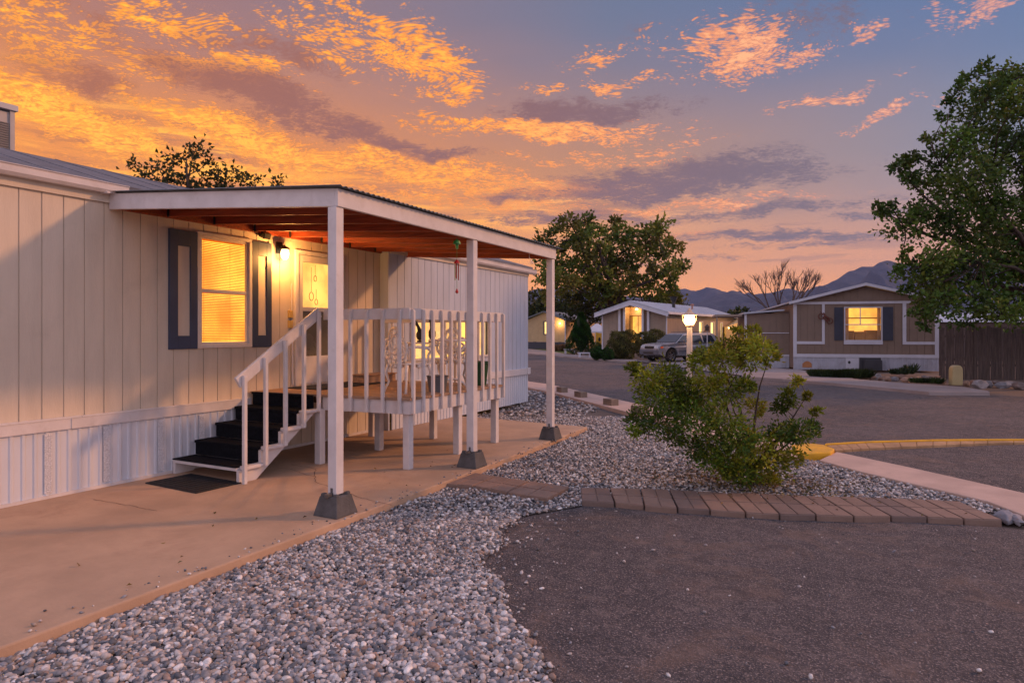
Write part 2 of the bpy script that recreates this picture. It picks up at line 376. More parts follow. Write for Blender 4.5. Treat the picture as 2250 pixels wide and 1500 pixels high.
def np_mesh(name, V, Fc, material, tint=None, parent=None, smooth=False):
    """V (n,3), Fc (m,k) arrays -> object; tint (n,3) point colours"""
    me = bpy.data.meshes.new(name); n, (m_, k) = len(V), Fc.shape
    me.vertices.add(n); me.vertices.foreach_set('co', V.astype(np.float32).ravel())
    me.loops.add(m_ * k); me.loops.foreach_set('vertex_index', Fc.astype(np.int32).ravel())
    me.polygons.add(m_); me.polygons.foreach_set('loop_start', (np.arange(m_) * k).astype(np.int32))
    if smooth: me.polygons.foreach_set('use_smooth', np.ones(m_, bool))
    if tint is not None:
        a = me.attributes.new('tint', 'FLOAT_COLOR', 'POINT')
        a.data.foreach_set('color', np.concatenate([tint, np.ones((n, 1))], 1).astype(np.float32).ravel())
    me.update(calc_edges=True); me.validate()
    me.materials.append(material)
    o = bpy.data.objects.new(name, me); COL.objects.link(o)
    if parent: o.parent = parent
    return o

ZR = -0.06
# ------------------------------------------------------------------ ground, roads
g = MB().quad((-4000, -4000, -0.14), (4000, -4000, -0.14), (4000, 4000, -0.14), (-4000, 4000, -0.14)).build('ground', DIRT)
tag(g, kind='structure')
def sheet(name, pts, z, m):
    me = MB(); me.v = [(p[0], p[1], z) for p in pts]; me.f = [tuple(range(len(pts)))]
    o = me.build(name, m); tag(o, kind='structure')
    bm = bmesh.new(); bm.from_mesh(o.data); bmesh.ops.triangulate(bm, faces=bm.faces[:])
    for f_ in bm.faces:
        if f_.normal.z < 0: f_.normal_flip()
    bm.to_mesh(o.data); bm.free(); return o
g2 = lambda u, v, z=ZR: (G(u, v, z).x, G(u, v, z).y)
near_edge = [(-30, 40), (-14, 24.6), g2(1165, 843), g2(1205, 845), g2(1420, 892), g2(1560, 928), g2(1700, 962), g2(1765, 975)]
far_edge = [g2(2600, 880), g2(2250, 869), g2(2068, 860), g2(1908, 848), g2(1771, 836), g2(1640, 826), g2(1560, 816), g2(1390, 793), g2(1330, 789), g2(1200, 778), g2(1165, 775), (-48, 78), (-60, 90)]
street = [(-60, 70), (-30, 40)] + near_edge[1:] + [g2(1840, 972), g2(2250, 966), g2(2700, 966), (16, 16), (40, 24), (60, 60)] + far_edge
sheet('street_asphalt', street, ZR - 0.03, ROAD)
asp_edge = [(1240, 1510), (1185, 1440), (1135, 1385), (1112, 1315), (1060, 1235), (1100, 1175), (1122, 1132), (1275, 1112)]
asp_in = [(1240, 1510), (1165, 1440), (1115, 1385), (1092, 1315), (1040, 1235), (1080, 1165), (1105, 1115), (1270, 1098)]
drive = [g2(*p) for p in asp_in] + [g2(1700, 1120), g2(2205, 1150), g2(2330, 1165), (4, 9.0), (12, 14), (16, 8), (10, -6), (-0.5, -6), (-0.9, 1.5)]
sheet('driveway_asphalt', drive, ZR - 0.034, ROAD)
sheet('driveway_apron', [g2(1835, 990), g2(1840, 974), g2(2250, 968), g2(2700, 968), (14, 15.2), (6, 9.8), g2(2400, 1125), g2(2250, 1085)], ZR - 0.026, ROAD)

# concrete patio slab
slab = MB()
slab.prism([(-7.6, -3), (-3.95, -3), (-3.98, 2), (-4.03, 6.2), (-4.16, 10.85), (-5.2, 10.95), (-6.45, 11.06), (-7.6, 11.1)], -0.13, 0.0)
so_ = slab.build('patio_slab', SLABM, bev=0.012); tag(so_, kind='structure')
# cracks in the slab (thin dark grooves filled with dirt)
CRK = mat('crack_dirt', (0.10, 0.06, 0.045), 0.9)
ck = MB()
def crack(pts, wd_):
    rs = random.Random(len(pts) * 7 + int(wd_ * 1e4)); q = []
    for a, b in zip(pts[:-1], pts[1:]):
        a, b = Vector(a), Vector(b); n = max(2, int((b - a).length / 0.05))
        for k in range(n): q.append(a.lerp(b, k / n) + Vector((rs.uniform(-.012, .012), rs.uniform(-.012, .012), 0)))
    q.append(Vector(pts[-1]))
    for a, b in zip(q[:-1], q[1:]):
        t = (b - a).normalized(); s_ = Vector((-t.y, t.x, 0)) * wd_ * rs.uniform(.5, 1)
        ck.quad(a - s_, b - s_, b + s_, a + s_)
for pl in ([(607, 1028), (640, 1030), (668, 1042), (692, 1046), (692, 1058), (720, 1068), (790, 1092), (860, 1110)],
           [(205, 1097), (260, 1106), (345, 1122)], [(690, 1046), (694, 1030), (640, 1020)]):
    crack([G(*p, 0.0) + Vector((0, 0, 0.003)) for p in pl], 0.004)
tag(ck.build('patio_crack', CRK, parent=so_))

# near kerb band (raised) with blocks, concrete walk beyond the bush
def band(name, top, bot, z0, z1, m, bev=0.01):
    pts = [g2(*p, z1) for p in bot] + [g2(*p, z1) for p in reversed(top)]
    return tag(MB().prism(pts, z0, z1).build(name, m, bev=bev), kind='structure')
band('kerb', [(1120, 822), (1165, 838), (1210, 844), (1420, 891), (1560, 928), (1700, 962), (1765, 976)],
     [(1120, 838), (1165, 852), (1215, 862), (1400, 910), (1540, 950), (1690, 990), (1760, 1006)], -0.13, 0.0, KERBM)
band('concrete_walk', [(1838, 992), (2000, 1026), (2250, 1082), (2500, 1140)], [(1800, 1010), (1890, 1035), (2170, 1100), (2252, 1132), (2480, 1190)], -0.13, -0.04, KERBM)
# painted kerb nose and yellow edged gutter strip
yk = MB().prism([g2(1745, 996, 0.01), g2(1826, 992, 0.01), g2(1834, 985, 0.01), g2(1810, 976, 0.01), g2(1765, 972, 0.01), g2(1738, 977, 0.01)], -0.13, 0.01)
tag(yk.build('painted_kerb', YEL, bev=0.02), kind='structure')
ROLL = mat('rolled_kerb', (0.40, 0.235, 0.12), 0.8, 0.25, 3, 0.6, 30, dirt=0.5, ds=3, dcol=(0.13, 0.09, 0.07))
strip = MB(); ye = MB()
tp = [(1812, 976), (1900, 971), (2050, 967), (2170, 966), (2400, 966)]; bt = [(1836, 989), (1910, 984), (2050, 978), (2170, 973), (2400, 968)]
for k in range(len(tp) - 1):
    nb = 4
    for j in range(nb):
        def L2(a, b, t): return (a[0] + (b[0] - a[0]) * t, a[1] + (b[1] - a[1]) * t)
        t0, t1 = j / nb, (j + .985) / nb
        q = [g2(*L2(bt[k], bt[k + 1], t0), -.05), g2(*L2(bt[k], bt[k + 1], t1), -.05), g2(*L2(tp[k], tp[k + 1], t1), -.05), g2(*L2(tp[k], tp[k + 1], t0), -.05)]
        strip.prism(q, -0.13, -0.045)
    a0, a1 = G(*tp[k], -.03), G(*tp[k + 1], -.03); off = Vector((0.02, 0.07, 0))
    ye.prism([(a0.x, a0.y), (a1.x, a1.y), (a1.x + off.x, a1.y + off.y), (a0.x + off.x, a0.y + off.y)], -0.13, -0.02)
tag(strip.build('kerb_gutter_strip', ROLL, bev=0.01), kind='structure')
tag(ye.build('yellow_kerb_line', YEL, bev=0.008), kind='structure')
# far pavement
band('pavement', [(1640, 803), (1759, 812), (1878, 832), (1997, 842), (2120, 850), (2170, 858)],
     [(1630, 826), (1771, 836), (1908, 848), (2042, 861), (2100, 861), (2175, 862)], -0.13, 0.0, WALKM, 0)
band('pavement_across', [(1100, 760), (1200, 770), (1250, 778), (1330, 784), (1400, 787)],
     [(1100, 770), (1165, 776), (1200, 779), (1330, 790), (1400, 794)], -0.13, 0.0, WALKM, 0)
sheet('neighbour_drive', [g2(1400, 793), g2(1560, 815), g2(1640, 825), g2(1640, 800), g2(1500, 778), g2(1400, 778)], -0.07, WALKM)
gr = mat('lawn', (0.09, 0.12, 0.025), 0.9, 0.4, 3, 0.8, 40)
sheet('lawn', [g2(1100, 771), g2(1255, 777), g2(1250, 768), g2(1240, 760), g2(1100, 757)], -0.05, gr)

# ------------------------------------------------------------------ gravel
gz = -0.075
A = lambda u, v: g2(u, v, -0.06)
gravel_poly = [(-3.98, 0.9)] + [A(*p) for p in asp_edge[:-1]] + [A(1276, 1106), A(1300, 1092), A(1700, 1112), A(2205, 1136), A(2262, 1128), A(2170, 1102), A(1890, 1036), A(1800, 1012), A(1760, 1006),
               A(1690, 990), A(1540, 950), A(1400, 910), A(1215, 862), A(1165, 852), A(1120, 838), (-14.5, 22), (-14.5, 14.6), (-7.2, 14.4), (-6.95, 11.0), (-6.45, 11.1), (-4.14, 10.88), (-4.03, 6.2)]
gravel_poly = [(float(a), float(b)) for a, b in gravel_poly]
sheet('gravel_bed', gravel_poly, -0.083, BED)
def inside(poly, X, Y):
    n = len(poly); r = np.zeros(len(X), bool); j = n - 1
    for i in range(n):
        xi, yi = poly[i]; xj, yj = poly[j]
        if yi != yj:
            c = ((yi > Y) != (yj > Y)) & (X < (xj - xi) * (Y - yi) / (yj - yi) + xi)
            r ^= c
        j = i
    return r
def ico(sub):
    bm = bmesh.new(); bmesh.ops.create_icosphere(bm, subdivisions=sub, radius=1.0)
    v = np.array([x.co[:] for x in bm.verts]); f = np.array([[x.index for x in q.verts] for q in bm.faces]); bm.free(); return v, f
PAL = np.array([(0.36, 0.32, 0.31), (0.27, 0.26, 0.27), (0.48, 0.42, 0.39), (0.15, 0.155, 0.17), (0.33, 0.27, 0.23), (0.56, 0.51, 0.49), (0.10, 0.105, 0.12), (0.30, 0.21, 0.17), (0.22, 0.22, 0.24), (0.62, 0.59, 0.57)])
def stones(V0, F0, X, Y, size, zbase, seed=1):
    r = np.random.default_rng(seed); n = len(X)
    sc = size[:, None] * np.stack([r.uniform(.8, 1.5, n), r.uniform(.65, 1.05, n), r.uniform(.45, .8, n)], 1) * 0.5
    yaw = r.uniform(0, 2 * np.pi, n); tl = r.normal(0, .35, n)
    V = V0[None] * sc[:, None, :]
    nz = 1 + 0.12 * np.sin(V0[None] @ r.normal(0, 2.2, (n, 3, 1)) + r.uniform(0, 6, (n, 1, 1)))
    V = V * nz
    c, s = np.cos(tl)[:, None], np.sin(tl)[:, None]
    x, z = V[..., 0] * c - V[..., 2] * s, V[..., 0] * s + V[..., 2] * c
    c, s = np.cos(yaw)[:, None], np.sin(yaw)[:, None]
    Vx = x * c - V[..., 1] * s + X[:, None]; Vy = x * s + V[..., 1] * c + Y[:, None]
    Vz = z + (zbase + sc[:, 2] * r.uniform(.1, 1.3, n))[:, None]
    Vt = np.stack([Vx, Vy, Vz], 2).reshape(-1, 3)
    Ft = (F0[None] + (np.arange(n) * len(V0))[:, None, None]).reshape(-1, 3)
    col = PAL[r.integers(0, len(PAL), n)] * r.uniform(.75, 1.2, (n, 1))
    return Vt, Ft, np.repeat(col, len(V0), 0)
def scatter(n, x0, x1, y0, y1, keep):
    X = RNG.uniform(x0, x1, n); Y = RNG.uniform(y0, y1, n); k = keep(X, Y); return X[k], Y[k]
depth = lambda X, Y: -ST * X + CT * Y
latr = lambda X, Y: CT * X + ST * Y
vis = lambda X, Y: (depth(X, Y) > 2.6) & (np.abs(latr(X, Y)) < depth(X, Y) * 0.80 + .2)
v2_, f2_ = ico(2); v1_, f1_ = ico(1)
parts = []
X, Y = scatter(150000, -4.6, 0.2, 1.0, 7.2, lambda x, y: inside(gravel_poly, x + .05 * np.sin(9 * y) * (x > -3.2) + RNG.normal(0, .035, len(x)) * (x > -3.4), y) & vis(x, y) & (depth(x, y) < 6.3))
s = RNG.choice([0.016, 0.024, 0.031, 0.042], len(X), p=[.3, .35, .25, .1]) * RNG.uniform(.85, 1.15, len(X))
near = depth(X, Y) < 4.6
gvn = stones(v2_, f2_, X[near], Y[near], s[near], -0.078, 2)
gvm = stones(v1_, f1_, X[~near], Y[~near], s[~near], -0.078, 3)
X, Y = scatter(150000, -8, 3.5, 5, 15, lambda x, y: inside(gravel_poly, x, y) & vis(x, y) & (depth(x, y) >= 6.3) & (depth(x, y) < 13.5))
s = RNG.choice([0.022, 0.03, 0.04], len(X)) * RNG.uniform(.85, 1.2, len(X))
gvf = stones(v1_, f1_, X, Y, s, -0.078, 4)
X, Y = scatter(9000, -14, -5, 11, 22, lambda x, y: inside(gravel_poly, x, y) & vis(x, y) & (depth(x, y) >= 13.5))
gvg = stones(v1_, f1_, X, Y, RNG.uniform(.05, .09, len(X)), -0.085, 5)
# strays on the asphalt edge
X, Y = scatter(16000, -3.4, 2.5, 2.2, 7.4, lambda x, y: ~inside(gravel_poly, x, y) & vis(x, y) & (x > -3.9) & (RNG.uniform(0, 1, len(x)) < 0.035 + 0.8 * np.exp(-np.maximum(0, x - np.interp(y, [2.8, 3.6, 4.4, 5.2], [-1.2, -1.9, -2.45, -2.6])) * 5.0)))
gst = stones(v1_, f1_, X, Y, RNG.choice([.008, .012, .018, .03], len(X), p=[.4, .3, .2, .1]), -0.094, 6)
allv, allf, allc, o_ = [], [], [], 0
for V_, F_, C_ in (gvn, gvm, gvf, gvg, gst):
    allv.append(V_); allf.append(F_ + o_); allc.append(C_); o_ += len(V_)
go = np_mesh('gravel', np.concatenate(allv), np.concatenate(allf), STONE, np.concatenate(allc), smooth=True)
tag(go, 'rounded grey and pink river pebbles covering the yard', 'gravel', kind='stuff')

# ------------------------------------------------------------------ paving slabs
PAVM = mat('paver_brick', (0.235, 0.155, 0.12), 0.85, 0.18, 2.5, 0.6, 40, dirt=0.5, ds=2.5, dcol=(0.12, 0.09, 0.075))
PAVM2 = mat('paver_brick_dark', (0.18, 0.125, 0.105), 0.85, 0.18, 2.5, 0.6, 40, dirt=0.5, ds=2.5, dcol=(0.10, 0.08, 0.07))
ORD = ['first', 'second', 'third', 'fourth', 'fifth', 'sixth', 'seventh', 'eighth', 'ninth', 'tenth', 'eleventh', 'twelfth', 'thirteenth', 'fourteenth', 'fifteenth', 'sixteenth', 'seventeenth', 'eighteenth']
fr = [(1278, 1108), (1352, 1112), (1417, 1118), (1490, 1124), (1562, 1128), (1640, 1134), (1715, 1138), (1795, 1139), (1878, 1142), (1960, 1142), (2040, 1144), (2120, 1148), (2205, 1150)]
bk = [(1276, 1070), (1340, 1071), (1408, 1072), (1470, 1074), (1532, 1078), (1597, 1081), (1668, 1083), (1735, 1086), (1805, 1089), (1880, 1090), (1953, 1093), (2030, 1096), (2108, 1100)]
def paver(q, z0, z1, nx, ny, label, m, group, rs):
    """q: near-left, near-right, far-right, far-left"""
    c = sum((Vector((*p, 0)) for p in q), Vector()) / 4
    o = MB(); q = [Vector((*p, 0)) - c for p in q]
    for i in range(nx):
        for j in range(ny):
            gx, gy = .016, .018
            def B(s_, t_): return q[0].lerp(q[1], s_).lerp(q[3].lerp(q[2], s_), t_)
            s0, s1 = i / nx + gx, (i + 1) / nx - gx; t0, t1 = j / ny + gy, (j + 1) / ny - gy
            cor = [B(s0, t0), B(s1, t0), B(s1, t1), B(s0, t1)]
            dz = rs.uniform(-.002, .002)
            o.hexa([(p.x, p.y, z0) for p in cor] + [(p.x, p.y, z1 + dz) for p in cor])
    o.prism([(B(.01, .01).x, B(.01, .01).y), (B(.99, .01).x, B(.99, .01).y), (B(.99, .99).x, B(.99, .99).y), (B(.01, .99).x, B(.01, .99).y)], z0 + .001, z1 - .008)
    ob = o.build('paving_slab', m, loc=(c.x, c.y, 0), bev=0.004)
    return tag(ob, label, 'paving slab', group)
rs = random.Random(3)
fr = [(u_, v_ - 9) for u_, v_ in fr]
for i in range(12):
    zt = -.035 + rs.uniform(-.005, .004)
    ends = ', leftmost of the row' if i == 0 else (', rightmost of the row' if i == 11 else '')
    paver([g2(*fr[i], zt), g2(*(fr[i + 1][0] - 2, fr[i + 1][1]), zt), g2(*(bk[i + 1][0] - 2, bk[i + 1][1]), zt), g2(*bk[i], zt)], -0.12, zt, 2, 2,
          f'brown brick paving slab, {ORD[i]} from the left in the raised row in front of the bush', PAVM if i % 3 else PAVM2, 'paving slabs in the raised row before the bush', rs)
lf = [(968, 1062), (1040, 1066), (1115, 1080), (1205, 1094)]; lb = [(1026, 1034), (1092, 1045), (1165, 1056), (1254, 1068)]
for i in range(3):
    zt = -.03
    paver([g2(*lf[i], zt), g2(lf[i + 1][0] - 2, lf[i + 1][1], zt), g2(lb[i + 1][0] - 2, lb[i + 1][1], zt), g2(*lb[i], zt)], -0.12, zt, 2, 2,
          f'tan brick paving slab sunk in gravel, {ORD[i]} from the patio edge', PAVM, 'paving slabs sunk between patio and raised row', rs)

# kerb blocks
BLK = mat('block_concrete', (0.20, 0.15, 0.115), 0.9, 0.2, 5, 0.6, 60)
nm = ['farthest of the four, nearest the porch corner post', 'second from the porch corner post', 'third from the porch corner post, beside the bush', 'half hidden behind the left side of the bush']
for i, (u, v) in enumerate([(1235, 865), (1276, 876), (1342, 894), (1406, 912)]):
    c = G(u, v, -.05)
    b = MB().box(-.17, .17, -.10, .10, -.02, .19)
    tag(b.build('kerb_block', BLK, loc=(c.x, c.y, -.05), rotz=R(-43 + i * 3), bev=0.008), 'tan concrete block by the kerb, ' + nm[i], 'concrete block', 'concrete blocks against the kerb')

# ------------------------------------------------------------------ walls with grooved siding
def siding(name, m, parent, plane, a0, a1, z0, z1, holes=(), board=0.203, start=0.0, groove=0.012, gd=0.010, thick=0.06, ax='y', out=1, loc=None, rotz=None, gable=None):
    """wall in plane coordinate `plane`; runs along y (ax='y') or x (ax='x'). out = outward sign."""
    o = MB(); cuts = set([a0, a1])
    k = math.ceil((a0 - start) / board)
    while start + k * board < a1:
        if start + k * board > a0 + .02: cuts.add(start + k * board)
        k += 1
    hs = [(h[0], h[1], h[2], h[3]) for h in holes]
    hc = set()
    for h in hs:
        hc.add(h[0]); hc.add(h[1])
    allc = sorted(cuts | hc)
    def pt(d_, a, z): return (plane + d_ * out, a, z) if ax == 'y' else (a, plane + d_ * out, z)
    for p, q in zip(allc[:-1], allc[1:]):
        if q - p < 1e-4: continue
        mid_ = (p + q) / 2
        zt0 = zt1 = z1
        if gable: zt0, zt1 = gable(p), gable(q)
        spans = [(z0, None)]
        iv = sorted([(h[2], h[3]) for h in hs if h[0] <= mid_ <= h[1]])
        segs = []; cur = z0
        for lo, hi in iv:
            if lo > cur: segs.append((cur, lo, cur, lo))
            cur = hi
        segs.append((cur, zt0, cur, zt1))
        gl = groove if p in cuts and p != a0 else 0; 
        for b0, t0, b1, t1 in segs:
            if gl:
                o.hexa(_o([pt(-gd - thick, p, b0), pt(-gd, p, b0), pt(-gd, p + gl, b0), pt(-gd - thick, p + gl, b0)], [pt(-gd - thick, p, t0), pt(-gd, p, t0), pt(-gd, p + gl, t0), pt(-gd - thick, p + gl, t0)], out, ax))
            o.hexa(_o([pt(-thick, p + gl, b0), pt(0, p + gl, b0), pt(0, q, b0), pt(-thick, q, b0)], [pt(-thick, p + gl, t0), pt(0, p + gl, t0), pt(0, q, t1), pt(-thick, q, t1)], out, ax))
    return o.build(name, m, parent, loc, rotz)
def _o(b, t, out, ax):
    if (out == 1) == (ax == 'y'): return b + t
    return list(reversed(b)) + list(reversed(t))

XW, XA = -7.15, -6.95
MH = empty('mobile_home', 'beige mobile home with lit window, blue shutters and white skirting, left foreground', 'mobile home', (XW, 6, 0))
def loc(o): return o
def keep(o):                           # parent while keeping world coordinates
    return o
class _P: pass
def par(o, parent):
    o.parent = parent
    pm = Matrix.Translation(parent.location) @ Matrix.Rotation(parent.rotation_euler.z, 4, 'Z')
    if parent.parent: pm = (Matrix.Translation(parent.parent.location) @ Matrix.Rotation(parent.parent.rotation_euler.z, 4, 'Z')) @ parent.matrix_parent_inverse @ pm
    o.matrix_parent_inverse = pm.inverted(); return o
wy0, wy1, wz0, wz1 = 5.42, 6.15, 1.50, 2.84       # window opening
dy0, dy1, dz0, dz1 = 7.02, 7.84, 0.90, 2.78        # door opening
YC = W(856, 700, XA).y
wall_ = siding('wall', SID, None, XW, -6.0, YC, 0.0, 3.14, [(wy0, wy1, wz0, wz1), (dy0, dy1, dz0, dz1)], start=3.235)
par(wall_, MH)
YE = W(1160, 800, XA).y
w0, w1 = W(905, 740, XA).y, W(1071, 740, XA).y
aw = siding('side_wall', SIDW_COOL, None, XA, YC, YE, 0.79, 3.10, [(w0, w1, 1.18, 1.96)], start=YC)
par(aw, MH)
par(MB().box(XW - .05, XA - .062, YC, YC + .04, 0.0, 3.10).box(XA - .06, XA - .002, YC - .03, YC, 0.0, 3.10).build('corner_trim', SIDW_COOL), MH)
par(MB().box(-11.6, XW - .35, -6, -5.94, 0, 3.1).box(-11.6, XW - .07, YE - .06, YE, 0, 3.1).box(-11.7, -11.6, -6, YE, 0, 3.1).box(XW - .07, XA - .062, YE - .06, YE - .002, 0.0, 3.1).build('end_wall', SIDW_COOL), MH)
# skirting : ribbed metal sheet with perforated vent strips
def skirt(name, X, y0, y1, z1):
    o = MB(); y = y0; k = 0
    prof = []
    while y < y1:
        for dy, dx in ((0, 0), (.012, .012), (.035, .012), (.047, 0)):
            if y + dy < y1: prof.append((X + dx, y + dy))
        y += .105; k += 1
    prof.append((X, y1))
    i = 0
    for a, b in zip(prof[:-1], prof[1:]):
        o.quad((a[0], a[1], 0.004), (b[0], b[1], 0.004), (b[0], b[1], z1), (a[0], a[1], z1))
    return o.build(name, SKIRT)
sk = par(skirt('skirting', XW + .015, -6, 6.2, 0.665), MH)
VENT = mat('vent_strip', (0.72, 0.72, 0.76), 0.45, 0.3, 90, 0.9, 160)
for yy in (3.66, 4.24, 4.86, 5.4):
    vs_ = MB().box(XW + .026, XW + .0285, yy - .004, yy + .068, .05, .64)
    for r_ in range(30):
        for c_ in range(4): vs_.box(XW + .030, XW + .034, yy + c_ * .018, yy + c_ * .018 + .010, .06 + r_ * .019, .06 + r_ * .019 + .009)
    par(vs_.build('vent_strip', VENT), MH)
par(MB().box(XW + .002, XW + .045, -6, 6.17, 0.665, 0.785).box(XW + .046, XW + .055, 3.9, 3.905, .67, .78).box(XW + .002, XW + .052, -6, 4.0, .772, .792).box(XW + .002, XW + .05, 4.005, 6.17, .770, .789).build('trim_band', WHT, bev=.004), MH)
par(MB().box(XW + .016, XW + .04, -6, 6.17, 0.0, 0.03).build('base_track', WHT), MH)
par(skirt('side_skirting', XA + .0, YC + .05, YE, 0.665), MH)
par(MB().box(XA + .002, XA + .045, YC, YE + .03, 0.655, 0.80).box(XA + .02, XA + .06, YE - .14, YE + .03, .66, .81).build('side_trim_band', WHT, bev=.004), MH)
par(MB().box(XW, XW + .02, 6.2, YC, 0.0, 0.04).build('base_board', WHT), MH)
# frieze, gutter, roof
par(MB().box(XW + .002, XW + .03, -6, YC, 3.04, 3.14).box(XA + .002, XA + .03, YC, YE, 2.98, 3.10).build('frieze_board', SID, bev=.004), MH)
gt = MB()
def gutter(X, y0, y1, z, z_1=None):
    z_1 = z if z_1 is None else z_1
    pr = [(0, 0), (.075, 0), (.10, .03), (.105, .09), (.118, .10), (.118, .105), (.095, .105), (.092, .035), (.070, .012), (.008, .012), (.008, .10), (0, .10)]
    gt.ext(pr, 0, 1, lambda p, q, t: (X + p, y0 + (y1 - y0) * t, (z + (z_1 - z) * t) + q))
gutter(XW + .03, -6, 4.45, 3.13); gutter(XA + .03, YC - .1, YE + .22, 3.07, 3.04)
for yy in np.arange(-5, 4.4, 1.15): gt.box(XW + .028, XW + .155, yy, yy + .03, 3.12, 3.137)
par(gt.build('gutter', WHT), MH)
RZ, RX = 3.95, -9.45
rf = MB()
def roof_piece(x0, z0, y0, y1):
    rf.hexa([(RX, y0, RZ - .06), (x0, y0, z0 - .06), (x0, y1, z0 - .06), (RX, y1, RZ - .06), (RX, y0, RZ), (x0, y0, z0), (x0, y1, z0), (RX, y1, RZ)])
roof_piece(XW + .06, 3.25, -6.2, YC); roof_piece(XA + .06, 3.21, YC, YE + .15)
rf.hexa([(-11.9, -6.2, 3.17), (RX, -6.2, RZ - .06), (RX, YE + .15, RZ - .06), (-11.9, YE + .15, 3.17), (-11.9, -6.2, 3.23), (RX, -6.2, RZ - .001), (RX, YE + .15, RZ - .001), (-11.9, YE + .15, 3.23)])
for kk in range(34):                                # lapped seams
    yy = -6 + kk * .61
    if yy < YC: rf.hexa([(RX, yy, RZ), (XW + .05, yy, 3.25), (XW + .05, yy + .02, 3.25), (RX, yy + .02, RZ), (RX, yy, RZ + .008), (XW + .05, yy, 3.258), (XW + .05, yy + .02, 3.258), (RX, yy + .02, RZ + .008)])
par(rf.build('roof', ROOFM), MH)
par(MB().hexa([(XW - .06, YE, 3.1), (XW - .06, YE + .002, 3.1), (-11.6, YE + .002, 3.1), (-11.6, YE, 3.1), (XW, YE, 3.2), (XW, YE + .002, 3.2), (RX, YE + .002, RZ - .07), (RX, YE, RZ - .07)]).build('gable', SIDW_COOL), MH)

# lit window with blind
GLOW = emat('warm_interior', (1.0, 0.42, 0.05), 2.6, 0.4, 2.6)
GLOWB = emat('warm_interior_bright', (1.0, 0.46, 0.09), 1.3, 0.3, 2.5)
BLIND = mat('blind_slat', (0.85, 0.56, 0.24), 0.6, 0.03, trans=.75)
GLS = glass('window_glass', alpha=0.04)
VIN = mat('vinyl_frame', (0.62, 0.56, 0.52), 0.45, 0.05, 4, dirt=0.3, ds=8)
win = MB()
t_ = .045
for (a, b, c, e) in ((wy0 - t_, wy1 + t_, wz1, wz1 + t_), (wy0 - t_, wy1 + t_, wz0 - t_, wz0), (wy0 - t_, wy0, wz0, wz1), (wy1, wy1 + t_, wz0, wz1)):
    win.box(XW - .05, XW + .03, a, b, c, e)
wo = par(win.build('window', VIN, bev=.003), MH)
tag(wo, 'lit double hung window with half lowered blind')
zm = 2.165
par(MB().box(XW - .03, XW + .012, wy0, wy1, zm - .022, zm + .022).box(XW - .03, XW + .006, wy0, wy0 + .03, wz0, wz1).box(XW - .03, XW + .006, wy1 - .03, wy1, wz0, wz1).box(XW - .03, XW + .006, wy0 + .03, wy1 - .03, wz0, wz0 + .03).box(XW - .03, XW + .006, wy0 + .03, wy1 - .03, wz1 - .03, wz1).build('sash', VIN, bev=.002), wo)
par(MB().box(XW - .022, XW - .018, wy0 + .02, wy1 - .02, wz0 + .02, wz1 - .02).build('pane', GLS), wo)
bl = MB()
nz_ = 62
for k in range(nz_):
    z = wz1 - .03 - k * (wz1 - wz0 - .06) / nz_
    bl.hexa([(XW - .105, wy0 + .015, z), (XW - .085, wy0 + .015, z - .016), (XW - .085, wy1 + .12, z - .012), (XW - .105, wy1 + .12, z), (XW - .105, wy0 + .015, z + .0016), (XW - .085, wy0 + .015, z - .0144), (XW - .085, wy1 + .12, z - .0104), (XW - .105, wy1 + .12, z + .0016)])
for yy in (wy0 + .12, wy1 - .22): bl.box(XW - .083, XW - .081, yy, yy + .003, wz0 + .03, wz1)
bl.box(XW - .11, XW - .08, wy0 + .01, wy1 - .01, wz1 - .03, wz1)
par(bl.build('blind', BLIND), wo)
rm = MB()
rm.box(XW - .24, XW - .22, wy0 - .1, wy1 + .3, wz0 - .1, wz1 + .1)
par(rm.build('lit_room', GLOW), wo)
par(MB().box(XW - .219, XW - .062, wy0 - .1, wy0 - .06, wz0 - .1, wz1 + .1).box(XW - .219, XW - .062, wy1 + .26, wy1 + .3, wz0 - .1, wz1 + .1).box(XW - .219, XW - .062, wy0 - .06, wy1 + .26, wz1 + .06, wz1 + .1).box(XW - .219, XW - .062, wy0 - .06, wy1 + .26, wz0 - .1, wz0 - .06).build('reveal', mat('room_wall', (0.6, 0.42, 0.22), 0.8)), wo)
# things on the sill inside: plant stem and a box silhouette
# shutters : blue frame round a siding coloured panel
for (a, b) in ((W(369, 640, XW).y, wy0 - t_ - .004), (wy1 + t_ + .004, W(594, 640, XW).y)):
    z0_, z1_ = wz0 - .05, wz1 + .03; iw = (b - a); ia, ib = a + iw * .30, b - iw * .26
    s_ = MB().box(XW + .001, XW + .03, a, ia, z0_, z1_).box(XW + .001, XW + .03, ib, b, z0_, z1_).box(XW + .001, XW + .03, ia, ib, z0_, z0_ + .16).box(XW + .001, XW + .03, ia, ib, z1_ - .19, z1_)
    sh = par(s_.build('shutter', NAVY, bev=.003), MH)
    par(MB().box(XW + .001, XW + .012, ia, ib, z0_ + .16, z1_ - .19).build('shutter_panel', SID), sh)
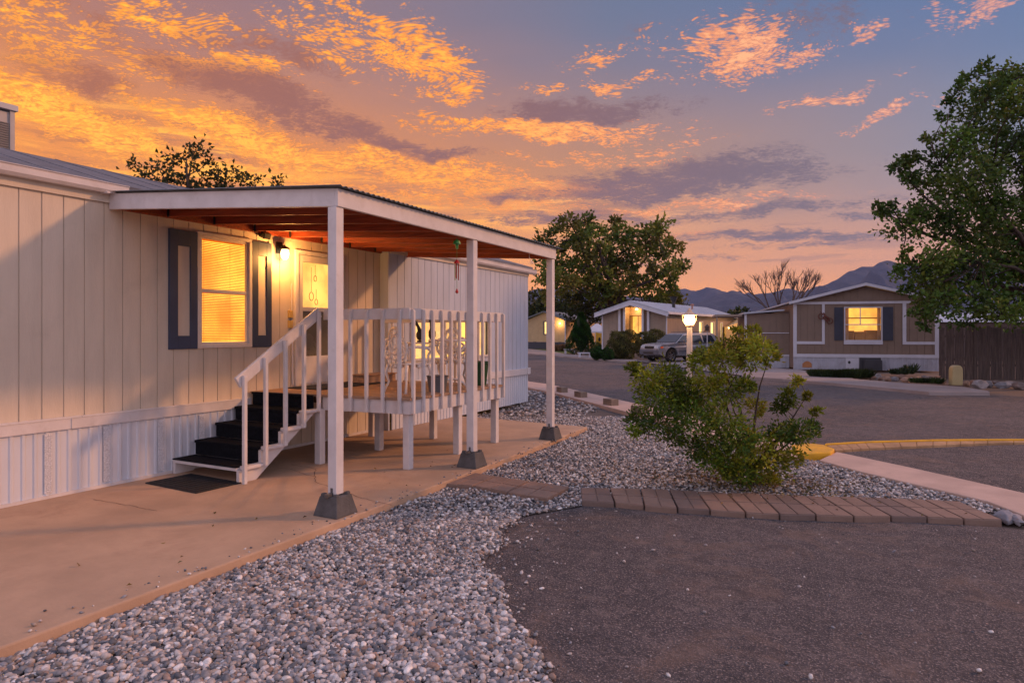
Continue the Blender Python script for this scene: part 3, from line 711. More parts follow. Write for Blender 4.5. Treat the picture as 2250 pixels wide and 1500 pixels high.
# door : storm door with lit upper pane
dr = MB()
for (a, b, c, e) in ((dy0 - .06, dy0, dz0 - .02, dz1 + .06), (dy1, dy1 + .06, dz0 - .02, dz1 + .06), (dy0, dy1, dz1, dz1 + .06)):
    dr.box(XW - .05, XW + .035, a, b, c, e)
do_ = par(dr.build('door_frame', WHT, bev=.004), MH)
zA, zB = 1.99, 1.30
dd = MB().box(XW - .03, XW + .01, dy0 + .005, dy0 + .10, dz0, dz1 - .005).box(XW - .03, XW + .01, dy1 - .10, dy1 - .005, dz0, dz1 - .005)
dd.box(XW - .03, XW + .01, dy0 + .10, dy1 - .10, dz1 - .1, dz1 - .005).box(XW - .03, XW + .01, dy0 + .10, dy1 - .10, zA - .03, zA + .03).box(XW - .03, XW + .01, dy0 + .10, dy1 - .10, dz0, zB)
dor = par(dd.build('storm_door', WHT, bev=.004), MH)
par(MB().box(XW - .012, XW - .008, dy0 + .1, dy1 - .1, zA + .03, dz1 - .1).build('door_pane', GLS), dor)
par(MB().box(XW - .014, XW - .006, dy0 + .1, dy1 - .1, zB, zA - .03).build('door_screen', mat('door_screen_dark', (0.12, 0.11, 0.09), 0.25, 0.1)), dor)
par(MB().box(XW - .30, XW - .28, dy0 - .05, dy1 + .5, dz0, dz1 + .05).build('lit_hall', GLOWB), dor)
par(MB().box(XW + .01, XW + .04, dy0 + .02, dy0 + .05, 1.72, 1.80).build('door_handle', DARKM), dor)
ho = MB()
for (yy, z0_, z1_, r_) in ((dy0 + .34, 2.25, 2.62, .045), (dy0 + .42, 2.5, 2.66, .03), (dy0 + .44, 2.15, 2.3, .03)):
    ho.tube([(XW - .06, yy, z1_), (XW - .06, yy, z0_)], .004, 5)
    for k in range(12):
        a0_, a1_ = k / 12 * 2 * math.pi, (k + 1) / 12 * 2 * math.pi
        ho.tube([(XW - .06, yy + r_ * math.sin(a0_), z0_ - r_ * 1.4 + r_ * 1.4 * math.cos(a0_)), (XW - .06, yy + r_ * math.sin(a1_), z0_ - r_ * 1.4 + r_ * 1.4 * math.cos(a1_))], .006, 5)
tag(ho.build('hanging_loops', mat('brass', (0.5, 0.32, 0.12), 0.4)), 'loops of cord hanging behind the lit porch door pane', 'door ornament')
# window in the side wall behind the deck rail
s2 = MB()
for (a, b, c, e) in ((w0 - .05, w1 + .05, 1.96, 2.0), (w0 - .05, w1 + .05, 1.14, 1.18), (w0 - .05, w0, 1.18, 1.96), (w1, w1 + .05, 1.18, 1.96), ((w0 + w1) / 2 - .03, (w0 + w1) / 2 + .03, 1.18, 1.96)):
    s2.box(XA - .04, XA + .03, a, b, c, e)
sw = par(s2.build('window', VIN, bev=.003), MH); tag(sw, 'wide lit window behind the deck railing')
par(MB().box(XA - .022, XA - .018, w0, w1, 1.18, 1.96).build('pane', GLS), sw)
par(MB().box(XA - .22, XA - .20, w0 - .1, w1 + .6, 1.1, 2.05).build('lit_room', GLOWB), sw)
cu = MB()
for k in range(29):
    yy = w0 + (w1 - w0) * k / 26
    if k % 13 in (4, 5): continue
    cu.box(XA - .12 + .01 * (k % 2), XA - .11 + .01 * (k % 2), yy, yy + (w1 - w0) / 26, 1.2, 1.96)
par(cu.build('curtain', emat('lit_curtain', (1.0, 0.52, 0.14), 0.9, .25, 5)), sw)

# porch lantern beside the door, flood light, switch boxes
def lamp(parent, p, energy, col=(1.0, 0.55, 0.20), r=.05, size=.05):
    l = bpy.data.lights.new('lamp_light', 'POINT'); l.energy = energy; l.color = col; l.shadow_soft_size = r
    o = bpy.data.objects.new('lamp_light', l); COL.objects.link(o); o.location = p
    par(o, parent); return o
LY, LZ = W(626, 556, XW + .12).y, W(626, 556, XW + .12).z
pl = par(MB().lathe([(.01, .10), (.05, .085), (.07, .06), (.072, .05)], (XW + .12, LY, LZ), 10).box(XW, XW + .02, LY - .05, LY + .05, LZ + .0, LZ + .16).bar((XW + .01, LY, LZ + .1), (XW + .12, LY, LZ + .1), .02, .02).build('porch_light', DARKM), MH)
BULB = emat('bulb', (1.0, 0.66, 0.30), 9, 0.0)
par(MB().lathe([(.025, -.09), (.05, -.05), (.055, .0), (.045, .045)], (XW + .12, LY, LZ), 10).build('lamp_globe', BULB, smooth=True), pl)
lamp(pl, (XW + .24, LY, LZ - .06), 44, (1.0, .42, .10))
fl = W(585, 516, XW + .1)
par(MB().box(XW, XW + .04, fl.y - .09, fl.y + .09, fl.z + .0, fl.z + .1).bar((XW + .03, fl.y, fl.z + .02), (XW + .16, fl.y - .03, fl.z - .03), .1, .08).build('flood_light', DARKM, bev=.005), MH)
for v in (690, 712):
    q = W(637, v, XW + .01)
    par(MB().box(XW + .001, XW + .035, q.y - .035, q.y + .035, q.z - .055, q.z + .055).build('switch_box', mat('yellow_plastic', (0.55, 0.36, 0.10), 0.5), bev=.005), MH)
par(MB().tube([(XW + .012, 6.92, .9), (XW + .012, 6.92, 1.55)], .012, 6).tube([(XW + .012, 6.90, 1.75), (XW + .012, 6.90, 2.35)], .008, 6).build('conduit', WHT), MH)

# evaporative cooler on the roof
cx0 = P(-150, 330, 8.7); ec = MB(); ex = cx0.x
E1 = P(33, 233, 9.2)
ev = empty('rooftop_cooler', 'pale metal evaporative cooler with louvred sides on the roof at left edge', 'cooler', (E1.x - .45, E1.y - .45, 3.7))
ez0, ez1 = 3.75, E1.z
cb = MB()
CX0, CX1, CY0, CY1 = E1.x - .9, E1.x, E1.y - .9, E1.y
for (a, b) in ((CX0, CY0), (CX1 - .06, CY0), (CX1 - .06, CY1 - .06), (CX0, CY1 - .06)): cb.box(a, a + .06, b, b + .06, ez0, ez1 - .08)
cb.box(CX0 + .03, CX1 - .03, CY0 + .03, CY1 - .03, ez0, ez1 - .1)
cb.box(CX0, CX1, CY0, CY1, ez0 - .02, ez0 + .08)
par(cb.build('cabinet', mat('cooler_metal', (0.40, 0.37, 0.36), 0.5, .1, 4, dirt=.3), bev=.004), ev)
par(MB().box(CX0 - .03, CX1 + .03, CY0 - .03, CY1 + .03, ez1 - .08, ez1).build('lid', mat('cooler_metal2', (0.45, 0.45, 0.48), 0.5), bev=.006), ev)
lv = MB()
for k in range(22):
    z = ez0 + .11 + k * .032
    if z > ez1 - .12: break
    lv.box(CX1 - .03, CX1 - .012, CY0 + .07, CY1 - .07, z, z + .014); lv.box(CX0 + .07, CX1 - .07, CY0 + .012, CY0 + .03, z, z + .014)
par(lv.build('louvre', mat('louvre_metal', (0.16, 0.15, 0.15), 0.5)), ev)

# ------------------------------------------------------------------ porch roof
PO = empty('porch_roof', 'white framed porch roof with red stained rafters over the deck', 'porch roof', (-4.25, 7, 0))
X0b, X1b = XW + .02, -4.17
def zt(x): return 3.145 + (x - X0b) / (X1b - X0b) * (2.95 - 3.145)
Yf0, Yf1 = 4.30, 4.54; Yb0, Yb1 = 9.30, 9.42
fb = MB().hexa([(X0b, Yf0, zt(X0b) - .17), (X1b, Yf1, zt(X1b) - .165), (X1b, Yf1 + .045, zt(X1b) - .165), (X0b, Yf0 + .045, zt(X0b) - .17), (X0b, Yf0, zt(X0b)), (X1b, Yf1, zt(X1b)), (X1b, Yf1 + .045, zt(X1b)), (X0b, Yf0 + .045, zt(X0b))])
par(fb.build('front_beam', WHT, bev=.004), PO)
par(MB().box(X1b, X1b + .04, Yf1, Yb1, 2.785, 2.947).build('side_beam', WHT, bev=.004), PO)
par(MB().hexa([(X0b, Yb0 + .06, zt(X0b) - .17), (X1b - .002, Yb1 - .045, 2.79), (X1b - .002, Yb1, 2.79), (X0b, Yb0 + .105, zt(X0b) - .17), (X0b, Yb0 + .06, zt(X0b)), (X1b - .002, Yb1 - .045, 2.94), (X1b - .002, Yb1, 2.94), (X0b, Yb0 + .105, zt(X0b))]).build('rear_beam', REDW, bev=.004), PO)
par(MB().box(XW + .031, XW + .07, Yf0 + .06, YC - .04, 2.98, 3.12).build('ledger', REDW, bev=.003), PO)
for k in range(7):
    y0_ = 4.95 + k * .62
    r_ = MB().hexa([(XW + .072, y0_, zt(X0b) - .15), (X1b - .003, y0_ + .10, zt(X1b) - .15), (X1b - .003, y0_ + .14, zt(X1b) - .15), (XW + .072, y0_ + .04, zt(X0b) - .15), (XW + .072, y0_, zt(X0b) - .012), (X1b - .003, y0_ + .10, zt(X1b) - .012), (X1b - .003, y0_ + .14, zt(X1b) - .012), (XW + .072, y0_ + .04, zt(X0b) - .012)])
    par(r_.build('rafter', REDW, bev=.003), PO)
hb = MB()
for k in range(7):
    y0_ = 4.95 + k * .62
    hb.box(XW + .073, XW + .10, y0_ - .012, y0_ - .002, zt(X0b) - .16, zt(X0b) - .04)
par(hb.build('joist_hanger', DARKM), PO)
par(MB().hexa([(X0b, Yf0 + .05, zt(X0b) - .012), (X1b, Yf1 + .05, zt(X1b) - .012), (X1b, Yb1 - .05, zt(X1b) - .012), (X0b, Yb0 + .05, zt(X0b) - .012), (X0b, Yf0 + .05, zt(X0b) - .004), (X1b, Yf1 + .05, zt(X1b) - .004), (X1b, Yb1 - .05, zt(X1b) - .004), (X0b, Yb0 + .05, zt(X0b) - .004)]).build('sheathing', mat('sheathing_wood', (.12, .025, .012), .8, .3, 3)), PO)
co = MB(); NY = 300; xs = (X0b - .05, X1b + .10)
for side in (0, 1):
    pass
Vs = []; 
for k in range(NY + 1):
    t = k / NY
    for x, ya, yb in ((xs[0], Yf0 - .04, Yb0 + .16), (xs[1], Yf1 - .05, Yb1 + .14)):
        y = ya + (yb - ya) * t; z = zt(x) + .012 + .009 * math.sin(t * 2 * math.pi * 66)
        Vs.append((x, y, z + .003)); Vs.append((x, y, z))
co.v = Vs
for k in range(NY):
    a = k * 4; b = a + 4
    co.f += [(a, a + 2, b + 2, b), (a + 1, b + 1, b + 3, a + 3), (a + 2, a + 3, b + 3, b + 2), (a, b, b + 1, a + 1)]
par(co.build('corrugated_sheet', CORR), PO)
posts = [(0, .185), (0, .185), (0, .185)]
PX = -4.195
lab = ['grey concrete pier block under the nearest porch post', 'grey concrete pier block under the middle porch post', 'grey concrete pier block under the farthest porch post']
HARD = mat('post_bracket', (0.16, 0.16, 0.17), 0.5, metal=.7)
for i, (p, hb_) in enumerate(posts):
    y = (4.585, 6.99, 9.35)[i]
    par(MB().box(PX - .05, PX + .05, y - .05, y + .05, hb_, 2.785 if i < 2 else 2.785).build('post', WHT, bev=.006), PO)
    b = MB(); a0_, a1_ = .142, .10
    b.hexa([(-a0_, -a0_, 0), (a0_, -a0_, 0), (a0_, a0_, 0), (-a0_, a0_, 0), (-a1_, -a1_, hb_ - .01), (a1_, -a1_, hb_ - .01), (a1_, a1_, hb_ - .01), (-a1_, a1_, hb_ - .01)])
    for (sx, sy) in ((-1, -1), (1, -1), (1, 1), (-1, 1)):
        b.hexa([(sx * .072 - .024, sy * .072 - .024, hb_ - .02), (sx * .072 + .024, sy * .072 - .024, hb_ - .02), (sx * .072 + .024, sy * .072 + .024, hb_ - .02), (sx * .072 - .024, sy * .072 + .024, hb_ - .02),
                (sx * .072 - .020, sy * .072 - .020, hb_ + .015), (sx * .072 + .020, sy * .072 - .020, hb_ + .015), (sx * .072 + .020, sy * .072 + .020, hb_ + .015), (sx * .072 - .020, sy * .072 + .020, hb_ + .015)])
    bo = b.build('pier_block', CONC, loc=(PX, y, 0), bev=.008); tag(bo, lab[i], 'pier block', 'concrete pier blocks under the porch posts')
    MB().box(-.012, .012, -.056, -.051, hb_ - .06, hb_ + .06).box(-.02, .02, -.125, -.056, hb_ - .012, hb_ + .017).build('bracket', HARD, bo)

# ------------------------------------------------------------------ deck
DK = empty('deck', 'raised wooden deck with white railing beside the mobile home', 'deck', (-5.9, 7.4, 0))
ZD = .87; DX1 = -4.70
dyf = lambda x: 6.19 + (x - XW) / (DX1 - XW) * .22
DB = 8.74
bd = MB(); n_b = 19
for k in range(n_b):
    y0_ = k / n_b; y1_ = (k + 1) / n_b - .003
    f_ = lambda x, t: dyf(x) - .03 + (DB - dyf(x) + .03) * t
    bd.hexa([(XW + .025, f_(XW, y0_), ZD - .032), (DX1 + .02, f_(DX1, y0_), ZD - .032), (DX1 + .02, f_(DX1, y1_), ZD - .032), (XW + .025, f_(XW, y1_), ZD - .032),
             (XW + .025, f_(XW, y0_), ZD), (DX1 + .02, f_(DX1, y0_), ZD), (DX1 + .02, f_(DX1, y1_), ZD), (XW + .025, f_(XW, y1_), ZD)])
par(bd.build('deck_board', DECKW, bev=.003), DK)
rim = MB()
xs0 = -5.98
for (xa, xb) in ((xs0, DX1),):
    rim.hexa([(xa, dyf(xa), ZD - .2), (xb, dyf(xb), ZD - .2), (xb, dyf(xb) + .04, ZD - .2), (xa, dyf(xa) + .04, ZD - .2), (xa, dyf(xa), ZD - .034), (xb, dyf(xb), ZD - .034), (xb, dyf(xb) + .04, ZD - .034), (xa, dyf(xa) + .04, ZD - .034)])
rim.box(DX1 - .04, DX1, dyf(DX1) + .042, DB, ZD - .2, ZD - .034).box(XA + .01, DX1 - .042, DB - .04, DB, ZD - .2, ZD - .034)
par(rim.build('rim_joist', WHT, bev=.003), DK)
jo = MB()
for k in range(1, 6): jo.box(XW + .06, DX1 - .045, 6.4 + k * .38, 6.44 + k * .38, ZD - .18, ZD - .035)
par(jo.build('joist', mat('joist_wood', (0.20, 0.13, 0.09), .8)), DK)
# deck posts
for (x, y) in ((-4.80, 6.50), (-4.80, 7.62), (-4.80, 8.66), (G(833, 988).x, G(833, 988).y), (G(952, 963).x, G(952, 963).y), (G(809, 960).x, G(809, 960).y + .1), (G(703, 1018).x, G(703, 1018).y)):
    par(MB().box(x - .046, x + .046, y - .046, y + .046, .0, ZD - .2 if x > -4.9 else ZD - .18).build('post', WHT if x > -6.0 else WHT, bev=.005), DK)
ZRL = 1.94
rl = MB()
xl = -5.95
rl.hexa([(xl, dyf(xl) - .02, ZRL - .135), (DX1, dyf(DX1) - .02, ZRL - .135), (DX1, dyf(DX1) + .02, ZRL - .135), (xl, dyf(xl) + .02, ZRL - .135), (xl, dyf(xl) - .02, ZRL), (DX1, dyf(DX1) - .02, ZRL), (DX1, dyf(DX1) + .02, ZRL), (xl, dyf(xl) + .02, ZRL)])
rl.box(DX1 - .04, DX1, dyf(DX1) + .022, DB, ZRL - .135, ZRL).box(XA + .05, DX1 - .042, DB - .04, DB, ZRL - .135, ZRL)
par(rl.build('top_rail', WHT, bev=.006), DK)
def baluster(x, y, z0, z1, nx, ny, parent, w_=.038, rr=.03):
    """upright with a rounded outer top corner; (nx,ny) outward"""
    pr = [(0, z0), (w_, z0)] + [(w_ - rr + rr * math.cos(a), z1 - rr + rr * math.sin(a)) for a in np.linspace(0, math.pi / 2, 6)] + [(0, z1)]
    tx, ty = -ny, nx
    o = MB().ext(pr, -w_ / 2, w_ / 2, lambda p, q, t: (x + nx * p + tx * t, y + ny * p + ty * t, q))
    bm_ = o.build('baluster', WHT, bev=.003)
    return par(bm_, parent)
for u in (769, 804, 840, 877):                      # front side
    r0 = (u - 1125) / F
    best = min(np.linspace(-6, -4.6, 400), key=lambda x: abs((CT * x + ST * (dyf(x) - .05)) / (-ST * x + CT * (dyf(x) - .05)) - r0))
    baluster(float(best), dyf(best) - .022, ZD - .19, ZRL - .012, 0, -1, DK)
ys = [W(u, 700, DX1 + .02).y for u in (904, 926, 947, 967, 985, 1003, 1020, 1037, 1054, 1069, 1084, 1098)]
for k in range(12):
    y = dyf(DX1) + .03 + (DB - .03 - dyf(DX1) - .03) * k / 11
    baluster(DX1 + .002, y, ZD - .19, ZRL - .012, 1, 0, DK)
for k in range(11):                                 # far side, seen from behind
    x = XA + .16 + k * .205
    if x < DX1 - .06: baluster(x, DB + .002, ZD - .19, ZRL - .012, 0, 1, DK)

# ------------------------------------------------------------------ stairs
ST_ = empty('porch_stairs', 'white wooden stairs with black carpeted treads leading up to the deck', 'stairs', (-6.5, 5.2, 0))
RS = ZD / 5; RUN = .29; SX0, SX1 = XW + .06, -6.02
ty = lambda i: 5.03 + (i - 1) * RUN                 # front edge of tread i (1..4), 5 = deck
cps = MB(); tws = MB(); nos = MB()
for i in range(1, 5):
    z = RS * i
    if i == 1:
        cps.box(SX0, SX1, ty(i) - .02, ty(i) + RUN, z - .012, z + .004)
        tws.box(SX0, SX1, ty(i) - .015, ty(i) + RUN - .005, z - .045, z - .013)
    else:
        cps.box(SX0, SX1, ty(i) - .02, ty(i) + RUN, z - .03, z + .004)
        cps.box(SX0, SX1, ty(i) - .004, ty(i) + .02, RS * (i - 1) + .004, z - .03)
cps.box(SX0, SX1, 6.17, 6.19, RS * 4 + .004, ZD - .034).box(SX0, SX1 + .0, 6.15, 6.188, ZD - .034, ZD - .004)
par(cps.build('carpet', CARP, bev=.006), ST_)
par(tws.build('tread', WHT), ST_)
for i in range(1, 5):
    z = RS * i
    te = MB(); te.box(SX1 + .001, SX1 + .10, ty(i) + .03, ty(i) + RUN + .01, z - .035, z + .004)
    par(te.build('tread_end', WHT, bev=.008), ST_)
def stringer(x0, x1):
    pr = [(ty(1) - .02, 0), (ty(1) + .24, 0), (6.2, RS * 4 - .16), (6.2, RS * 4 + .12), (ty(4) + .0, RS * 4 - .04)]
    for i in (4, 3, 2, 1): 
        pr += [(ty(i), RS * i - .036)] if i == 4 else [(ty(i) + RUN, RS * i - .036), (ty(i), RS * i - .036)]
    pr2 = [(ty(1) - .01, 0.0), (ty(1) + .22, 0.0), (6.17, .66), (6.17, RS * 4 - .036)]
    pr2 += [(ty(4), RS * 4 - .036), (ty(4), RS * 3 - .036), (ty(3), RS * 3 - .036), (ty(3), RS * 2 - .036), (ty(2), RS * 2 - .036), (ty(2), RS - .036), (ty(1) - .01, RS - .036)]
    return MB().ext(pr2, x0, x1, lambda p, q, t: (t, p, q))
par(stringer(SX1 + .002, SX1 + .045).build('stringer', WHT), ST_)
par(stringer(SX0 + .0, SX0 + .045).build('stringer', WHT), ST_)
hr0, hr1 = Vector((SX1 + .075, 4.97, 1.10)), Vector((SX1 + .075, 6.20, 1.90))
par(MB().bar(hr0, hr1, .04, .13, up=(0, 0, 1)).build('handrail', WHT, bev=.01), ST_)
for i, u in enumerate((530, 577, 621, 660, 700)):
    y = 5.03 + i * RUN; y = min(y, 6.15)
    zt_ = 1.10 + (y - 4.97) / (6.20 - 4.97) * .80
    baluster(SX1 + .100, y, 0.0 if i == 0 else RS * i - .02, zt_ + .04, 1, 0, ST_, .04, .02)

# door mat
mo = MB().box(-.45, .45, -.27, .27, 0, .012)
for k in range(9): mo.box(-.42, .42, -.24 + k * .055, -.215 + k * .055, .012, .017)
tag(mo.build('door_mat', RUB, loc=(-6.42, 4.79, .001), rotz=R(-3), bev=.003), 'black ribbed rubber door mat at the foot of the porch stairs', 'door mat')

# ------------------------------------------------------------------ deck furniture
CAST = mat('cast_white', (0.78, 0.73, 0.70), 0.4, .08, 8)
def patio_chair(label):
    r = empty('patio_chair', label, 'patio chair', group='white ornate cast patio chairs on the deck')
    leg_p = lambda sx, sy: [(sx * .20, sy * .19, .42), (sx * .22, sy * .22, .30), (sx * .19, sy * .19, .16), (sx * .24, sy * .24, 0)]
    for sx in (-1, 1):
        for sy in (-1, 1): MB().tube(leg_p(sx, sy), [.028, .024, .016, .02], 6).build('leg', CAST, r, smooth=True)
    s_ = MB().lathe([(.22, .42), (.25, .43), (.25, .445), (.22, .455)], n=16)
    s_.build('seat', CAST, r)
    ap = MB()
    for k in range(16):
        a = 2 * math.pi * k / 16; ap.ball((.22 * math.cos(a), .22 * math.sin(a), .40), .035, (1, 1, 1.1), 6)
    ap.build('apron', CAST, r, smooth=True)
    b = MB()
    # three-lobed scrolled back, pierced
    def ring(cx, cz, rx, rz, th=.02, a0=0, a1=2 * math.pi, n=14):
        b.tube([(cx + rx * math.cos(a0 + (a1 - a0) * k / n), .22 + .05 * (cz - .45), cz + rz * math.sin(a0 + (a1 - a0) * k / n)) for k in range(n + 1)], th, 5)
    ring(0, .78, .12, .20, .024); ring(-.15, .66, .10, .15, .022); ring(.15, .66, .10, .15, .022)
    ring(0, .76, .06, .10, .02); ring(0, .58, .07, .08, .02); ring(-.15, .64, .045, .07, .02); ring(.15, .64, .045, .07, .02); ring(0, .92, .05, .05, .02)
    for a in (-.2, -.1, 0, .1, .2): b.tube([(a * .9, .215, .45), (a * 1.05, .235, .72 if abs(a) < .15 else .6)], .014, 5)
    b.build('backrest', CAST, r, smooth=True)
    for sx in (-1, 1):
        MB().tube([(sx * .22, .2, .68), (sx * .27, .05, .69), (sx * .27, -.12, .67), (sx * .24, -.2, .62), (sx * .22, -.17, .56), (sx * .21, -.17, .44)], [.02, .024, .026, .024, .018, .018], 6).build('armrest', CAST, r, smooth=True)
    return r
c1 = patio_chair('white ornate cast patio chair nearest the stairs on the deck')
p_ = W(905, 860, -5.6); c1.location = (-5.20, 7.05, ZD); c1.rotation_euler.z = R(165); c1.scale = (.95, .95, .86)
c2 = copy_tree(c1); c2['label'] = 'white ornate cast patio chair on the far side of the deck table'
c2.location = (-5.35, 8.25, ZD); c2.scale = (.95, .95, .86); c2.rotation_euler.z = R(20)
tb = empty('patio_table', 'small round white patio table between the two deck chairs', 'patio table', (-4.98, 7.72, ZD))
MB().lathe([(.0, .655), (.30, .655), (.31, .67), (.30, .685), (0, .685)], n=20).build('tabletop', CAST, tb)
MB().lathe([(.03, .65), (.025, .4), (.04, .3), (.025, .12)], n=10).build('pedestal', CAST, tb)
for k in range(3):
    a = 2.1 * k + .4
    MB().tube([(0, 0, .14), (.12 * math.cos(a), .12 * math.sin(a), .12), (.26 * math.cos(a), .26 * math.sin(a), .015)], .018, 6).build('leg', CAST, tb, smooth=True)
# black bird-like ornaments on the window sill table
def ornament(u, v, X, label):
    p = W(u, v, X); o = empty('garden_ornament', label, 'ornament', (p.x, p.y, p.z - .12))
    MB().ball((0, 0, .08), .07, (.8, .9, 1.2), 10).tube([(0, .0, .14), (0, .03, .22), (0, .06, .27)], [.035, .022, .025], 8).ball((0, .075, .28), .034, (1, 1.2, 1), 8).tube([(0, .1, .285), (0, .16, .26)], [.014, .002], 5).build('body', DARKM, o, smooth=True)
    MB().box(-.04, .04, -.04, .04, -.03, .0).build('base', DARKM, o)
    return o
st = empty('plant_stand', 'white plant stand holding two black bird ornaments behind the deck chairs', 'plant stand', (-5.95, 8.50, ZD))
MB().box(-.42, .42, -.13, .13, .60, .625).build('shelf', CAST, st, bev=.004)
for sx in (-.38, .38):
    for sy in (-.1, .1): MB().bar((sx, sy, 0), (sx, sy, .6), .025, .025).build('leg', CAST, st)
o1 = ornament(935, 745, -6.1, 'black bird ornament on the stand, the left one'); o1.location = (-6.05, 8.5, ZD + .655); o1.rotation_euler.z = R(120)
o2 = ornament(957, 735, -5.9, 'taller black bird ornament on the stand, the right one'); o2.location = (-5.82, 8.5, ZD + .655); o2.rotation_euler.z = R(70); o2.scale = (1, 1, 1.25)
# green bin
gb = empty('plant_tub', 'dark green plastic tub in the far corner of the deck', 'plastic tub', (-4.96, 8.46, ZD)); gb.scale = (.85, .85, .9)
GRN = mat('green_plastic', (0.012, 0.06, 0.02), .4)
t1 = MB(); t1.lathe([(.13, 0), (.17, .34), (.19, .36), (.19, .39), (.165, .39), (.16, .34)], n=20); t1.build('body', GRN, gb, smooth=False)
MB().lathe([(.0, .33), (.158, .335)], n=16).build('soil', DIRT, gb)
wb = MB().box(-.35, .35, -.14, .14, 0, .12).box(-.37, .37, -.16, .16, .12, .135)
tag(wb.build('wooden_box', DECKW, loc=(-6.7, 8.2, ZD), rotz=R(90), bev=.004), 'low brown wooden box on the deck against the house wall', 'wooden box')
tag(MB().lathe([(.11, 0), (.14, .2), (.15, .21), (.135, .215), (.12, .19)], n=18).build('bucket', mat('grey_plastic', (.12, .13, .15), .5), loc=(-4.88, 7.25, ZD)), 'grey bucket standing on the deck under the chairs', 'bucket')
tag(MB().box(-.32, .32, -.75, .75, 0, .012).build('deck_mat', RUB, loc=(-6.72, 7.45, ZD + .001), bev=.002), 'dark mat on the deck boards below the house wall', 'mat')
# wind chime
q = W(1000, 570, -4.22); wc = empty('wind_chime', 'red and green wind chime hanging from the porch beam', 'wind chime', (q.x, q.y + .04, 2.78)); wc.scale = (.75, .75, .85)
RED = mat('red_paint', (0.45, .02, .02), .4); GR2 = mat('green_paint', (.03, .2, .05), .4)
MB().lathe([(.0, -.02), (.05, -.05), (.065, -.09), (.03, -.10), (.02, -.16)], n=10).tube([(0, 0, 0), (0, 0, -.8)], .003, 4).build('cap', GR2, wc)
MB().lathe([(.01, -.31), (.05, -.35), (.052, -.36), (.015, -.37)], n=10).build('top_plate', RED, wc); MB().ball((0, 0, -.76), .026, (1, 1, 1), 8).ball((0, 0, -.73), .014, (1, 1, 1), 8).build('striker', RED, wc)
for k in range(5):
    a = k * 1.257; MB().tube([(.03 * math.cos(a), .03 * math.sin(a), -.37), (.03 * math.cos(a), .03 * math.sin(a), -.60 + .02 * (k % 3))], .008, 6).build('chime_tube', mat('chime_%d' % (k % 2), ((.3, .03, .03), (.25, .25, .05))[k % 2], .35, metal=.3), wc)
q = W(1163, 578, -4.22); wo2 = MB()
for k in range(4):
    wo2.tube([(0, .02 * k, -.01 * k), (.02, .03 + .02 * k, -.05 - .01 * k), (-.01, .01 + .03 * k, -.09)], [.004, .006, .002], 5)
wo2.tube([(0, 0, .05), (0, 0, 0)], .003, 4)
tag(wo2.build('hanging_ornament', CAST, loc=(q.x, q.y, 2.74)), 'small white curled ornament hanging by the far porch post', 'ornament')

# ================================================================== vegetation
def rand_in_poly(poly, n, rng):
    us = [p[0] for p in poly]; vs = [p[1] for p in poly]; out = []
    while len(out) < n:
        u = rng.uniform(min(us), max(us), 200); v = rng.uniform(min(vs), max(vs), 200)
        k = inside(poly, u, v); out += list(zip(u[k], v[k]))
    return out[:n]
def spread(poly, n, rng, mind):
    pts = []; tries = rand_in_poly(poly, n * 14, rng)
    for p in tries:
        if all((p[0] - q[0]) ** 2 + (p[1] - q[1]) ** 2 > mind * mind for q in pts): pts.append(p)
        if len(pts) >= n: break
    return pts
def leaf_mesh(name, pos, dirs, length, width, cols, m, parent, seed=0):
    """pointed leaf = two bent quads (6 points)"""
    r = np.random.default_rng(seed); n = len(pos)
    d_ = dirs / (np.linalg.norm(dirs, axis=1, keepdims=True) + 1e-9)
    up = r.normal(0, 1, (n, 3)); s_ = np.cross(d_, up); s_ /= (np.linalg.norm(s_, axis=1, keepdims=True) + 1e-9)
    nn = np.cross(s_, d_)
    L = (length * r.uniform(.7, 1.25, n))[:, None]; Wd = (width * r.uniform(.7, 1.2, n))[:, None]
    a = pos; t = pos + d_ * L + nn * L * -.12
    m1 = pos + d_ * L * .5
    lft = m1 + s_ * Wd * .5 + nn * Wd * .25; rgt = m1 - s_ * Wd * .5 + nn * Wd * .25
    V = np.stack([a, lft, t, rgt], 1).reshape(-1, 3)
    Fc = (np.array([[0, 1, 2], [0, 2, 3]])[None] + (np.arange(n) * 4)[:, None, None]).reshape(-1, 3)
    return np_mesh(name, V, Fc, m, np.repeat(cols, 4, 0), parent)
